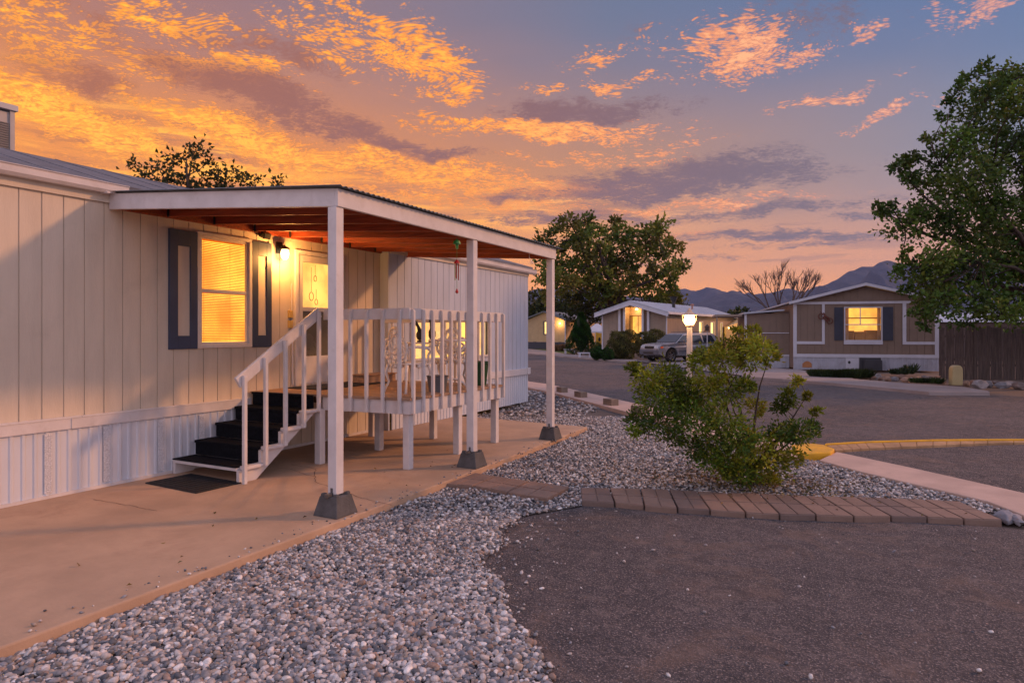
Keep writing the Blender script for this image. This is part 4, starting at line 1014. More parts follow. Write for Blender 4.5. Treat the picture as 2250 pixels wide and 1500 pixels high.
def tree(name, label, cat, base, fork_z, clumps, tr, leaf, pals, n_twig, n_leaf, seed, group=None, lit=None, branches=True, spreadk=0.22, outw=0.5, zpal=None, limb_n=None, fork_top=None):
    """clumps: [(Vector centre, radius)]; pals: list of colours"""
    r = np.random.default_rng(seed); rs = random.Random(seed)
    root = empty(name, label, cat, base, group=group); B = Vector(base)
    tm = MB()
    cen = sum((c for c, _ in clumps), Vector()) / len(clumps)
    top_ = fork_top if fork_top else Vector((B.x * .7 + cen.x * .3, B.y * .7 + cen.y * .3, fork_z))
    spine = [B - B, (top_ - B) * .35 + Vector((rs.uniform(-.1, .1), rs.uniform(-.1, .1), 0)) * tr, top_ - B]
    tm.tube([p + Vector((0, 0, -.1 if k == 0 else 0)) for k, p in enumerate(spine)], [tr * 1.25, tr, tr * .8], 9)
    PL, DL, CL = [], [], []
    # main limbs gather clumps
    nl = limb_n or max(3, len(clumps) // 7)
    idx = list(range(len(clumps))); rs.shuffle(idx)
    limbs = []
    for i in idx[:nl]:
        c = clumps[i][0] - B; f0 = top_ - B
        m1 = f0.lerp(c, .45) + Vector((rs.uniform(-1, 1), rs.uniform(-1, 1), rs.uniform(0, .6))) * c.length * .06
        q = [f0, f0.lerp(m1, .5) + Vector((rs.uniform(-1, 1), rs.uniform(-1, 1), .5)) * c.length * .03, m1, m1.lerp(c, .55) + Vector((rs.uniform(-1, 1), rs.uniform(-1, 1), rs.uniform(-1, 1))) * c.length * .03, c]
        tm.tube(q, [tr * .6, tr * .5, tr * .36, tr * .24, tr * .10], 7); limbs.append(q)
    mr = sum(q_[1] for q_ in clumps) / len(clumps)
    for c0, rad in clumps:
        c = c0 - B
        if branches:
            best = None
            for q in limbs:
                for k in range(1, 5):
                    dd = (q[k] - c).length + (0.0 if q[k].z < c.z else .5 * (q[k].z - c.z))
                    if best is None or dd < best[0]: best = (dd, q[k], k)
            st0 = best[1]
            mid_ = st0.lerp(c, .5) + Vector((rs.uniform(-1, 1), rs.uniform(-1, 1), rs.uniform(-.3, .8))) * (c - st0).length * .14
            tm.tube([st0, mid_, c], [tr * (.22, .22, .18, .14, .09)[best[2]], tr * .10, tr * .05], 5)
        tint = r.uniform(.62, 1.3); pal = np.array(pals[rs.randrange(len(pals))])
        if zpal is not None: pal = pal * (1 - zpal(c0)) + np.array(pals[0]) * zpal(c0)
        for k in range(int(n_twig * min(1.5, max(.3, (rad / mr) ** 1.3)))):
            v = Vector(r.normal(0, 1, 3)); v.normalize(); v.z = v.z * .75 + .12
            e = c + v * rad * r.uniform(.45, 1.05)
            if k < 9: tm.tube([c, c.lerp(e, .5) + Vector(r.normal(0, .06, 3)) * rad, e], [tr * .05, tr * .035, tr * .015], 3, cap=False)
            n = n_leaf; pp = np.array(e)[None] + r.normal(0, spreadk * rad, (n, 3))
            dd = (pp - np.array(c)[None]) * outw / rad + r.normal(0, .45, (n, 3)) + np.array([0, 0, .05])
            PL.append(pp); DL.append(dd)
            pl_ = np.array(pals)[r.integers(0, len(pals), n)] * .35 + pal[None] * .65
            CL.append(np.clip(pl_ * tint * r.uniform(.7, 1.3, (n, 1)) * (1 + r.normal(0, .08, (n, 3))), .004, 1))
    tm.build('trunk', BARK, root, smooth=True)
    leaf_mesh('crown', np.concatenate(PL), np.concatenate(DL), leaf[0], leaf[1], np.concatenate(CL), LEAF, root, seed)
    return root
# foreground bush
BD = 7.25; rb_ = np.random.default_rng(11); rsb = random.Random(11)
bl_ = [(1428, 842, 34), (1468, 832, 34), (1402, 822, 16), (1388, 806, 8), (1440, 880, 36), (1412, 928, 28), (1450, 930, 38), (1500, 905, 40), (1508, 862, 34), (1548, 878, 38), (1556, 838, 30), (1600, 858, 34),
       (1588, 790, 26), (1610, 768, 27), (1640, 752, 24), (1668, 768, 24), (1690, 785, 18), (1645, 795, 28), (1548, 782, 20), (1528, 800, 16), (1535, 935, 38), (1590, 920, 38), (1570, 978, 38), (1622, 968, 40), (1668, 985, 40),
       (1718, 955, 30), (1752, 950, 30), (1782, 942, 16), (1735, 872, 18), (1750, 838, 13), (1712, 890, 16), (1795, 906, 8), (1700, 1022, 38), (1650, 1025, 40), (1602, 1022, 36), (1562, 1010, 26),
       (1738, 1005, 20), (1660, 895, 20), (1480, 958, 24), (1690, 1055, 18), (1625, 1048, 26), (1520, 985, 22), (1392, 948, 12), (1640, 845, 16), (1490, 880, 28), (1772, 870, 7), (1620, 730, 10), (1655, 727, 9), (1700, 760, 8), (1572, 762, 9)]
cl = []
for u, v, r_ in bl_:
    D_ = BD + rsb.uniform(-.45, .45) * (1 if v > 850 else .7); cl.append((P(u, v, D_), r_ / F * BD))
base_b = G(1650, 1062, -.06)
tree('yard_bush', 'large leafy green bush with yellowing tips growing from the gravel, right of the porch', 'bush', base_b, .10, cl, .035, (.050, .024),
     [(.32, .30, .02), (.13, .19, .016), (.065, .13, .014), (.22, .235, .018), (.045, .095, .014)], 25, 14, 5, spreadk=.25, outw=1.2, limb_n=12,
     zpal=lambda c: max(0, min(1, (c.z - .75) / .8)) * .7, fork_top=base_b + Vector((0, 0, .14)))
# bare stems and dry twigs round the foot of the bush
# right hand tree
rt = np.random.default_rng(21)
polyR = [(2250, 125), (2150, 150), (2105, 185), (2085, 235), (2060, 275), (2040, 300), (1985, 345), (1990, 400), (1925, 460), (1955, 520), (1975, 560), (1960, 600), (1975, 640), (2000, 690), (2060, 705), (2150, 712), (2300, 730), (2500, 700), (2520, 400), (2420, 130), (2300, 90)]
cl = []
for (u, v) in spread([(u_ + (42 if u_ < 2240 else 0), v_ + (30 if v_ < 500 else 0)) for u_, v_ in polyR], 150, rt, 25):
    cl.append((P(u, v, 21 + rt.uniform(-2.6, 2.6)), rt.uniform(.38, .64)))
for (u, v) in [(2125, 165), (2150, 150), (2090, 200), (2060, 262), (2030, 300), (1975, 352), (1995, 345), (1965, 358), (1960, 372), (1930, 468), (1915, 462), (1945, 455), (2005, 690), (2020, 712), (1975, 640), (1958, 598), (1965, 560), (1985, 400), (2075, 230), (1990, 385), (2100, 178)]:
    cl.append((P(u + 14, v, 21 + rt.uniform(-1.2, 1.2)), .24))
tree('street_tree', 'large green leafy tree overhanging the fence at the right edge', 'tree', LD(18.2, 21.0, -.1), 2.6, cl, .20, (.14, .10),
     [(.06, .12, .017), (.075, .135, .018), (.105, .15, .02), (.048, .10, .02)], 19, 12, 6, spreadk=.22, limb_n=22)
# elm across the street
re_ = np.random.default_rng(31)
polyE = [(1180, 545), (1195, 515), (1235, 498), (1262, 484), (1290, 482), (1312, 500), (1345, 492), (1385, 498), (1420, 502), (1455, 500), (1472, 530), (1485, 565), (1505, 590), (1498, 615), (1485, 650), (1488, 680), (1440, 668), (1400, 655), (1360, 662), (1320, 655), (1290, 650), (1240, 640), (1205, 650), (1190, 600)]
cl = [(P(u, v, 62 + re_.uniform(-4.5, 4.5)), re_.uniform(.65, 1.1)) for (u, v) in spread(polyE, 62, re_, 23)]
tree('elm_tree', 'broad spreading green tree behind the gabled house across the street', 'tree', LD((1345 - 1125) / F * 62, 62, -.1), 4.3, cl, .42, (.42, .26),
     [(.10, .14, .018), (.14, .16, .02), (.07, .11, .016), (.16, .145, .025)], 13, 13, 7, limb_n=16, spreadk=.22)
cl = [(P(u, v, 66 + re_.uniform(-2, 2)), re_.uniform(.7, 1.3)) for (u, v) in spread([(1250, 690), (1245, 660), (1290, 640), (1330, 660), (1330, 700), (1260, 705)], 14, re_, 15)]
tree('small_street_tree', 'small green tree left of the elm trunk, behind the dark conifer', 'tree', LD((1290 - 1125) / F * 66, 66, -.1), 2.0, cl, .18, (.38, .24), [(.06, .075, .016), (.045, .06, .014)], 12, 12, 8)
# low line of trees far behind
for i, (u0, u1, vt, D_, lb) in enumerate([(1150, 1200, 660, 88, 'dark green tree beyond the porch post, leftmost in the background'), (1200, 1262, 665, 92, 'rounded green tree above the lit cream house in the background'),
                                      (1430, 1500, 655, 80, 'olive green tree behind the gabled house roof, right of the elm'), (1608, 1640, 688, 70, 'dark tree in the gap between the gabled house and the tan shed')]):
    cl = [(P(u, v, D_ + re_.uniform(-2, 2)), re_.uniform(.9, 1.6) * (.7 if i == 3 else 1)) for (u, v) in spread([(u0, 715), (u0, vt + 12), ((u0 + u1) / 2, vt), (u1, vt + 10), (u1, 715)], 16, re_, 9)]
    tree('background_tree', lb, 'tree', LD(((u0 + u1) / 2 - 1125) / F * D_, D_, -.1), 2.0, cl, .2, (.5, .32), [(.05, .06, .014), (.035, .05, .013)], 10, 12, 40 + i, group='trees far behind the houses')
# tree behind the roof
rl_ = np.random.default_rng(51); TD = 17.5
pts = [(300, 370), (318, 388), (330, 380), (350, 372), (378, 352), (372, 385), (400, 395), (385, 410), (410, 350), (425, 338), (440, 330), (432, 370), (455, 360), (455, 395), (430, 405), (475, 385), (480, 405), (500, 375), (520, 385), (537, 392), (505, 408), (560, 402), (600, 410), (618, 405), (415, 418), (460, 418), (350, 398)]
cl = [(P(u, v, TD + rl_.uniform(-.8, .8)), rl_.uniform(.16, .30)) for u, v in pts]
tree('backyard_tree', 'dark leafy branches of a tree rising behind the mobile home roof', 'tree', LD((440 - 1125) / F * TD, TD, -.1), 3.6, cl, .12, (.13, .085),
     [(.03, .04, .012), (.04, .05, .014), (.055, .06, .015)], 8, 5, 9, spreadk=.35, limb_n=10)
# bare tree
bt = MB(); rr = random.Random(4); BT = LD((1722 - 1125) / F * 48, 48)
def grow(p, d_, L, rad, n):
    e = p + d_ * L; mid_ = p.lerp(e, .5) + Vector((rr.uniform(-1, 1), rr.uniform(-1, 1), 0)) * L * .05
    bt.tube([p, mid_, e], [rad, rad * .85, rad * .7], 5 if n > 2 else 3, cap=False)
    if n == 0: return
    for k in range(3 if n > 1 else 4):
        ax = Vector((rr.uniform(-1, 1), rr.uniform(-1, 1), rr.uniform(-.1, .35)))
        nd = (d_ + ax * (.62 if n > 3 else .5)); nd.z = abs(nd.z) * .9 + .15; nd.normalize()
        grow(e.lerp(p, rr.uniform(0, .25)), nd, L * rr.uniform(.62, .82), rad * .6, n - 1)
for dx in (-.55, -.15, .25, .6): grow(Vector((dx * .2, 0, 1.8)), Vector((dx, rr.uniform(-.3, .3), 1)).normalized(), 1.75, .10, 4)
bt.tube([(0, 0, 0), (0, 0, 1.7)], [.2, .16], 8)
er = empty('bare_tree', 'leafless tree with thin upright twigs behind the tan shed', 'tree', BT)
bo_ = bt.build('trunk', mat('bare_bark', (.10, .075, .075), .9, .3, 10), er)

# fallen leaves under the bush and a few along the slab edge
def litter(n, fx_, name, label, seed):
    r = np.random.default_rng(seed); xy = fx_(r, n); n = len(xy)
    a = r.uniform(0, 6.28, n); pos = np.column_stack([xy, np.full(n, 0.0)]); pos[:, 2] = r.uniform(.004, .02, n)
    dr = np.column_stack([np.cos(a), np.sin(a), r.normal(0, .25, n)])
    col = np.array([(.20, .12, .05), (.13, .08, .04), (.28, .20, .08), (.10, .10, .03)])[r.integers(0, 4, n)] * r.uniform(.7, 1.2, (n, 1))
    return leaf_mesh(name, pos, dr, .04, .022, col, LEAF, None, seed)
lb_ = litter(900, lambda r, n: np.array([base_b.x, base_b.y]) + r.normal(0, .42, (n, 2)) * np.array([1.4, .8]), 'leaf_litter', '', 61)
lb_.location.z = -.045; tag(lb_, 'dry brown fallen leaves on the gravel under the bush', 'leaf litter', kind='stuff')
sd_l = litter(26, lambda r, n: np.column_stack([-4.1 - np.abs(r.normal(0, .7, n)), r.uniform(2.2, 8, n)]), 'slab_leaf_litter', '', 62)
tag(sd_l, 'scattered dry leaf bits lying on the patio concrete', 'leaf litter', kind='stuff')
Xs = -4.0 - np.abs(RNG.normal(0, .10, 160)); Ys = RNG.uniform(2.0, 10.5, 160)
gs_ = stones(v1_, f1_, Xs, Ys, RNG.uniform(.010, .028, 160), 0.0, 63)
tag(np_mesh('stray_pebbles', gs_[0], gs_[1], STONE, gs_[2], smooth=True), 'stray pebbles kicked onto the edge of the patio concrete', 'gravel', kind='stuff')

# clipped shrubs, conifer, low plants : dense shells of small leaves on woody stems
def shrub(name, label, cat, c, rx, ry, h, n, leaf, pals, seed, shape='ball', group=None):
    r = np.random.default_rng(seed); root = empty(name, label, cat, c, group=group)
    v = r.normal(0, 1, (n, 3)); v /= np.linalg.norm(v, axis=1, keepdims=True)
    if shape == 'cone':
        t = r.uniform(0, 1, n) ** .75; a = r.uniform(0, 2 * np.pi, n)
        rad = np.minimum(1.0, (1.0 - t) * 1.25 + .06) * (.72 + .28 * np.sqrt(r.uniform(0, 1, n))) * (1 + .14 * np.sin(a * 5 + t * 9) + .06 * np.sin(t * 30 + a * 3))
        rad *= np.minimum(1, .55 + t * 4)
        pos = np.stack([rx * rad * np.cos(a), ry * rad * np.sin(a), h * t], 1); dr = np.stack([np.cos(a), np.sin(a), np.full(n, 1.1)], 1) + r.normal(0, .35, (n, 3))
    elif shape == 'tuft':
        a = r.uniform(0, 2 * np.pi, n); q = np.sqrt(r.uniform(0, 1, n)); pos = np.stack([rx * q * np.cos(a), ry * q * np.sin(a), np.zeros(n)], 1)
        dr = np.stack([np.cos(a) * .5, np.sin(a) * .5, np.full(n, 1.2)], 1) + r.normal(0, .3, (n, 3))
    else:
        k = 1 + .12 * np.sin(v @ np.array([5.1, 2.2, 3.3]) + seed) + .09 * np.sin(v @ np.array([-3.7, 8.2, 6.1]) + 2 * seed)
        rd = (.80 + .20 * np.sqrt(r.uniform(0, 1, n))) * k
        pos = v * rd[:, None] * np.array([rx, ry, h / 2]) + np.array([0, 0, h * .52]); pos[:, 2] = np.maximum(pos[:, 2], .02)
        dr = v * .9 + r.normal(0, .5, (n, 3)) + np.array([0, 0, .3])
    pa = np.array(pals); lum = np.exp(.35 * np.sin(pos @ np.array([3.1, 2.3, 4.2]) / max(rx, .3) * 2 + seed))
    col = pa[r.integers(0, len(pa), n)] * r.uniform(.6, 1.4, (n, 1)) * lum[:, None]
    leaf_mesh('foliage', pos, dr, leaf[0], leaf[1], np.clip(col, .003, 1), LEAF, root, seed)
    if shape != 'tuft':
        s_ = MB(); rs = random.Random(seed)
        for k in range(7):
            a = k * .9; s_.tube([(0, 0, -.05), (rx * .3 * math.cos(a), ry * .3 * math.sin(a), h * .3), (rx * .55 * math.cos(a), ry * .55 * math.sin(a), h * .6)], [.04, .03, .01], 5, cap=False)
        s_.build('stem', BARK, root)
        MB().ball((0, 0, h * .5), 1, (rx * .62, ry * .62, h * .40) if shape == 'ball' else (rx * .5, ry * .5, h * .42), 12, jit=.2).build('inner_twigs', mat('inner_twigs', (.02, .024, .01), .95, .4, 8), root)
    return root
def at(u, D_, z=-.06): return LD((u - 1125) / F * D_, D_, z)
DG = [(.018, .06, .01), (.026, .075, .012)]
OL = [(.10, .10, .025), (.13, .115, .035), (.08, .09, .025)]
shrub('conifer', 'dense dark green cone shaped conifer left of the gabled house', 'conifer', at(1277, 50), 1.08, 1.08, 3.15, 15000, (.12, .05), DG, 1, 'cone')
shrub('hedge_shrub', 'olive rounded shrub below the gabled house window, the left one', 'shrub', at(1368, 41), .95, .8, 1.75, 7000, (.11, .05), OL, 2, group='olive shrubs before the gabled house')
shrub('hedge_shrub', 'olive rounded shrub behind the parked car bonnet, the right one', 'shrub', at(1432, 42), 1.05, .8, 1.75, 7000, (.11, .05), OL, 3, group='olive shrubs before the gabled house')
shrub('low_shrub', 'low dark green shrub right beside the conifer base', 'shrub', at(1312, 41), .42, .4, .75, 2500, (.08, .045), DG, 4)
shrub('low_shrub', 'low dark green shrub between the white bench and the pale stone', 'shrub', at(1334, 40), .40, .4, .72, 2500, (.08, .045), DG, 5)
shrub('yellow_shrub', 'bright yellow green shrub beside the yellow banner', 'shrub', at(1315, 47), .35, .3, .9, 2000, (.10, .05), [(.12, .12, .02), (.09, .11, .02)], 12)
shrub('grass_clump', 'dark green grass clump growing along the far pavement', 'grass clump', G(1845, 829, -.02), 1.0, .35, .5, 2600, (.32, .03), [(.03, .055, .02), (.04, .06, .02)], 6, 'tuft')
shrub('grass_clump', 'small grass tuft by the yellow pedestal foot', 'grass clump', G(2035, 842, -.05), .45, .2, .3, 700, (.2, .03), [(.04, .065, .02)], 7, 'tuft')
shrub('desert_plant', 'spiky green plant standing against the white skirting', 'plant', G(2000, 822, -.05), .14, .14, .5, 120, (.42, .06), [(.05, .08, .04)], 8, 'tuft')
shrub('desert_plant', 'low spiky plant left of the taller one by the skirting', 'plant', G(1975, 823, -.05), .3, .14, .3, 160, (.28, .05), [(.035, .06, .03)], 9, 'tuft')
shrub('dry_grass', 'dry brown grass clump below the lit cream house', 'grass clump', at(1232, 60), .6, .4, .6, 900, (.6, .04), [(.25, .16, .09)], 10, 'tuft')

# ================================================================== mountains
def ridge(name, pts, D0, width, seed, m, nz_):
    us = np.array([p[0] for p in pts]); vs = np.array([p[1] for p in pts])
    nu, nt = 520, 70; U = np.linspace(us[0], us[-1], nu); Vv = np.interp(U, us, vs)
    V = np.zeros((nt, nu, 3))
    for i in range(nt):
        t = i / (nt - 1); dd = D0 + width * (t - .62) / .62 if t < .62 else D0 + width * .5 * (t - .62) / .38
        prof = (t / .62) if t < .62 else 1 - ((t - .62) / .38)
        for j in range(nu):
            L = (U[j] - 1125) / F * D0; top = ((730 - Vv[j]) / F * D0 + H) * (1 + .025 * mnoise.noise(Vector((L * .012, seed, 1))) + .012 * mnoise.noise(Vector((L * .045, seed, 2))))
            a = mnoise.ridged_multi_fractal(Vector((L * .0032 + seed, dd * .0014, seed * 3.1)), .9, 2.1, 6, 1.0, 2.0) if i < nt * .95 else 0
            b = mnoise.noise(Vector((L * .02, dd * .012, seed)))
            e = min(1.0, prof * 3.3) * min(1.0, (1 - prof) * 2.2)
            z = top * (prof ** .85) + nz_ * (a - .9) * e * top * .9 + b * nz_ * .12 * top * (1 if prof > .1 else 0)
            q = LD(L, dd); V[i, j] = (q.x, q.y, z - 2)
    V = V.reshape(-1, 3); ii, jj = np.meshgrid(np.arange(nt - 1), np.arange(nu - 1), indexing='ij'); k = (ii * nu + jj).ravel()
    Fc = np.stack([k, k + 1, k + nu + 1, k + nu], 1)
    return tag(np_mesh(name, V, Fc, m, None, None, True), kind='structure')
MTN = ground_mat('hazed_mountain_rock', (.02, .023, .035), (.045, .045, .06), (.085, .075, .09))  # blue tint in the rock colour adds to the distance haze
t_ = NT(MTN.node_tree)
for n_ in t_.n:
    if n_.type == 'TEX_NOISE': n_.inputs['Scale'].default_value = {0.6: .006, 60.0: .12, 30.0: .03}.get(round(n_.inputs['Scale'].default_value, 2), .05)
    if n_.type == 'BUMP': n_.inputs['Distance'].default_value = 8.0
ridge('hills', [(700, 655), (1000, 648), (1165, 640), (1205, 633), (1250, 640), (1330, 650), (1420, 655), (1470, 640), (1492, 632), (1515, 640), (1545, 652), (1575, 656), (1680, 652), (1790, 640), (1900, 630), (2100, 640), (2600, 655)], 3600, 1300, 3.7, MTN, .42)
ridge('mountains', [(1490, 700), (1530, 668), (1560, 650), (1578, 643), (1600, 645), (1622, 650), (1640, 654), (1665, 646), (1700, 641), (1760, 641), (1790, 637), (1812, 628), (1838, 612), (1868, 596), (1895, 585), (1925, 576), (1950, 573), (1975, 578), (2010, 590), (2080, 600), (2180, 612), (2300, 640), (2600, 690)], 2500, 900, 9.1, MTN, .5)

# ================================================================== houses across the street
def fx(O, phi, u, v, y=0.0):
    OL_, OD = O; c, s = math.cos(phi), math.sin(phi); r = (u - 1125) / F
    x = (r * (OD + y * c) - OL_ - y * s) / (c + r * s); D_ = OD - x * s + y * c
    return x, H + (730 - v) / F * D_
def sx(O, phi, u, v, x=0.0):          # side wall plane local x = const -> (y, z)
    OL_, OD = O; c, s = math.cos(phi), math.sin(phi); r = (u - 1125) / F
    y = (r * (OD - x * s) - OL_ - x * c) / (s - r * c); D_ = OD - x * s + y * c
    return y, H + (730 - v) / F * D_
def house_root(name, label, O, phi): return empty(name, label, 'house', LD(O[0], O[1], -.06), TH - phi)
GLW2 = emat('house_glow', (1.0, .40, .055), 1.35, .35, 1.5); GLW3 = emat('house_glow_bright', (1.0, .62, .20), 1.6, .2, 1.2)
def box_window(root, x0, x1, z0, z1, y=0.0, frame=TRIM, glow=GLW2, mull=None, fw=.05, inside_=True, part='window'):
    w_ = MB().box(x0 - fw, x1 + fw, y - .04, y - .002, z1, z1 + fw).box(x0 - fw, x1 + fw, y - .04, y - .002, z0 - fw, z0).box(x0 - fw, x0, y - .04, y - .002, z0, z1).box(x1, x1 + fw, y - .04, y - .002, z0, z1)
    if mull:
        for kind, p, a, b in mull:
            if kind == 'v': w_.box(p - .018, p + .018, y - .03, y - .004, a, b)
            else: w_.box(a, b, y - .03, y - .004, p - .022, p + .022)
    wi = w_.build(part, frame, root)
    MB().box(x0 - .3, x1 + .3, y + .75, y + .77, z0 - .3, z1 + .3).build('lit_room', glow, wi)
    MB().box(x0, x1, y - .012, y - .006, z0, z1).build('pane', GLS, wi)
    return wi
# --- tan house on the right
O = (13.05, 30.6); ph = R(14.5)
HR = house_root('tan_house', 'tan mobile home with white trim and bright window beside the wooden fence', O, ph)
fxr = lambda u, v, y=0.0: fx(O, ph, u, v, y)
Wd = fxr(2063, 760)[0]; zE = 3.12; zP = 3.86; zb = .72
wx0, wz1_ = fxr(1857, 674); wx1, wz0_ = fxr(1936, 744)
gab = lambda x: zE - .06 + (zP - zE) * (1 - abs(x - Wd / 2) / (Wd / 2))
siding('wall', BRNS, HR, 0.0, 0.0, Wd, zb, zE, [(wx0, wx1, wz0_, wz1_)], board=.30, groove=.02, gd=.012, ax='x', out=-1, gable=gab)
MB().box(0, .04, .062, 16, .06, zE - .05).box(Wd - .04, Wd, .062, 16, .06, zE - .05).box(.04, Wd - .04, 15.9, 15.96, .06, zE).build('side_wall', BRNS, HR)
r_ = MB(); ov = .22
for (xa, xb, za, zb_) in ((-ov, Wd / 2, zE - .07, zP), (Wd / 2, Wd + ov, zP, zE - .07)):
    r_.hexa([(xa, -.25, za), (xb, -.25, zb_), (xb, 16.2, zb_), (xa, 16.2, za), (xa, -.25, za + .07), (xb, -.25, zb_ + .07), (xb, 16.2, zb_ + .07), (xa, 16.2, za + .07)])
r_.build('roof', METR, HR)
fa = MB()
for (xa, xb, za, zb_) in ((-ov, Wd / 2, zE - .12, zP - .05), (Wd / 2, Wd + ov, zP - .05, zE - .12)):
    fa.hexa([(xa, -.28, za), (xb, -.28, zb_), (xb, -.252, zb_), (xa, -.252, za), (xa, -.28, za + .125), (xb, -.28, zb_ + .125), (xb, -.252, zb_ + .125), (xa, -.252, za + .125)])
fa.build('fascia', TRIM, HR)
tr_ = MB()
lx0, lx1 = fxr(1806, 700)[0], fxr(1812, 700)[0]; rx0, rx1 = fxr(1983, 700)[0], fxr(1991, 700)[0]
zt_, zlo0, zlo1 = zE - .12, fxr(1780, 753)[1], fxr(1780, 747)[1]
tr_.box(-.01, .14, -.03, -.001, zb, zE - .12).box(Wd - .16, Wd + .01, -.03, -.001, zb, zE - .12)
tr_.box(lx0, lx1, -.03, -.001, zlo0, zt_).box(.141, lx0 - .001, -.03, -.001, zlo0, zlo1)
tr_.box(rx0, rx1, -.03, -.001, zlo0, zt_).box(rx1 + .001, Wd - .161, -.03, -.001, zlo0, zlo1)
tr_.box(-.01, Wd + .01, -.034, -.0315, zt_, zt_ + .11).box(-.01, Wd + .02, -.04, .0, zb - .15, zb - .001)
tr_.build('trim', TRIM, HR)
wn_ = box_window(HR, wx0, wx1, wz0_, wz1_, 0.0, mull=[('v', fxr(1890, 690)[0], fxr(1890, 710)[1], wz1_), ('h', fxr(1890, 710)[1], wx0, wx1)])
MB().box(wx0 - .06, wx1 + .06, -.05, -.001, wz0_ - .20, wz0_ - .051).build('sill', TRIM, wn_)
kc = MB(); CAB = mat('cabinet_wood', (.55, .26, .07), .6)
kc.box(wx0 - .2, wx0 + .48, .45, .74, wz0_ - .2, wz0_ + .42).box(wx0 + .52, wx0 + 1.1, .5, .74, wz0_ - .2, wz0_ + .38).box(wx1 - .52, wx1 + .2, .4, .74, wz0_ - .2, wz0_ + .44).box(wx0 + .2, wx0 + .24, .5, .54, wz0_ + .6, wz0_ + 1.0)
kc.box(wx0 - .2, wx1 + .2, .70, .74, wz0_ + .98, wz0_ + 1.03)
kc.build('cabinet', CAB, wn_)
MB().box(wx0 + .01, wx0 + .16, .06, .08, wz0_, wz1_).box(wx1 - .14, wx1 - .01, .06, .08, wz0_, wz1_).build('curtain', mat('far_curtain', (.7, .5, .3), .9, trans=.6), wn_)
shx = [fxr(1833, 700)[0], fxr(1852, 700)[0], fxr(1940, 700)[0], fxr(1962, 700)[0]]
for a, b in ((shx[0], shx[1]), (shx[2], shx[3])):
    s_ = MB().box(a, b, -.035, -.002, wz0_ - .02, wz1_ + .04)
    for k in range(14): s_.box(a + .05, b - .05, -.043, -.036, wz0_ + .05 + k * .1, wz0_ + .10 + k * .1)
    s_.build('shutter', mat('slate_paint', (.045, .05, .075), .6), HR)
def ribs(name, x0, x1, z0, z1, y, m, root, step=.17, sgn=-1):
    o = MB(); x = x0
    o.box(x0, x1, y, y + .02, z0, z1)
    while x < x1 - .03: o.box(x, x + .05, y - .025, y - .0005, z0, z1); x += step
    return o.build(name, m, root)
SK2 = mat('far_skirting', (.42, .43, .50), .5, .1, 2, dirt=.5, ds=1.5, dcol=(.28, .24, .24))
ribs('skirting', 0, fxr(1888, 800)[0], 0, zb - .152, .0, SK2, HR); ribs('skirting', fxr(1936, 800)[0], Wd, 0, zb - .152, .0, SK2, HR)
a_, b_ = fxr(1889, 800)[0], fxr(1935, 800)[0]
MB().box(a_, b_, -.02, .05, 0, zb - .152).box(a_ + .12, b_ - .02, -.35, -.021, 0, zb - .25).build('skirt_hatch', mat('dark_grey_metal', (.045, .045, .055), .5), HR, bev=.01)
pa_ = MB(); xx0, xx1 = fxr(1858, 800)[0], fxr(1886, 800)[0]
pa_.box(xx0, xx1, -.03, -.013, .03, zb - .17).build('skirt_panel', TRIM, HR)
MB().ball(((xx0 + xx1) / 2 - .12, -.035, .35), .06, (1, .2, 1.2), 8).build('hole_cover', DARKM, HR)
xx = fxr(1773, 800)[0]; ar = MB(); pr = [(xx - .2, .10), (xx + .2, .10), (xx + .2, .28), (xx + .1, .36), (xx, .39), (xx - .1, .35), (xx - .2, .26)]
ar.ext(pr, -.03, -.014, lambda p, q, t: (p, t, q)).build('vent_cover', mat('terracotta', (.40, .17, .07), .7), HR)
mo_ = MB(); mx, mz = fxr(1822, 702); mx0, mz0 = fxr(1804, 692)
for cxx, czz in ((mx, mz), (mx0, mz0)):
    for k in range(12):
        a0_, a1_ = k / 6 * math.pi, (k + 1) / 6 * math.pi
        mo_.tube([(cxx + .13 * math.cos(a0_), -.08, czz + .13 * math.sin(a0_)), (cxx + .13 * math.cos(a1_), -.08, czz + .13 * math.sin(a1_))], .02, 5)
mo_.tube([(mx0, -.08, mz0), (mx0 + .1, -.08, mz0 + .16), ((mx + mx0) / 2, -.08, (mz + mz0) / 2 + .1), (mx - .05, -.08, mz + .12), (mx, -.08, mz)], [.015, .03, .05, .04, .02], 6)
mo_.tube([(mx0 + .05, -.08, mz0 - .02), ((mx + mx0) / 2, -.08, (mz + mz0) / 2 - .06), (mx - .05, -.08, mz - .02)], .035, 6).tube([(mx0 + .04, -.08, mz0 + .12), (mx0 - .04, -.08, mz0 + .22)], .014, 5)
mw = mo_.build('wall_ornament', mat('rust_metal', (.14, .045, .03), .6), loc=LD(O[0], O[1], -.06), rotz=TH - ph); tag(mw, 'rusty metal motorcycle ornament on the tan house wall beside the left trim', 'wall ornament')
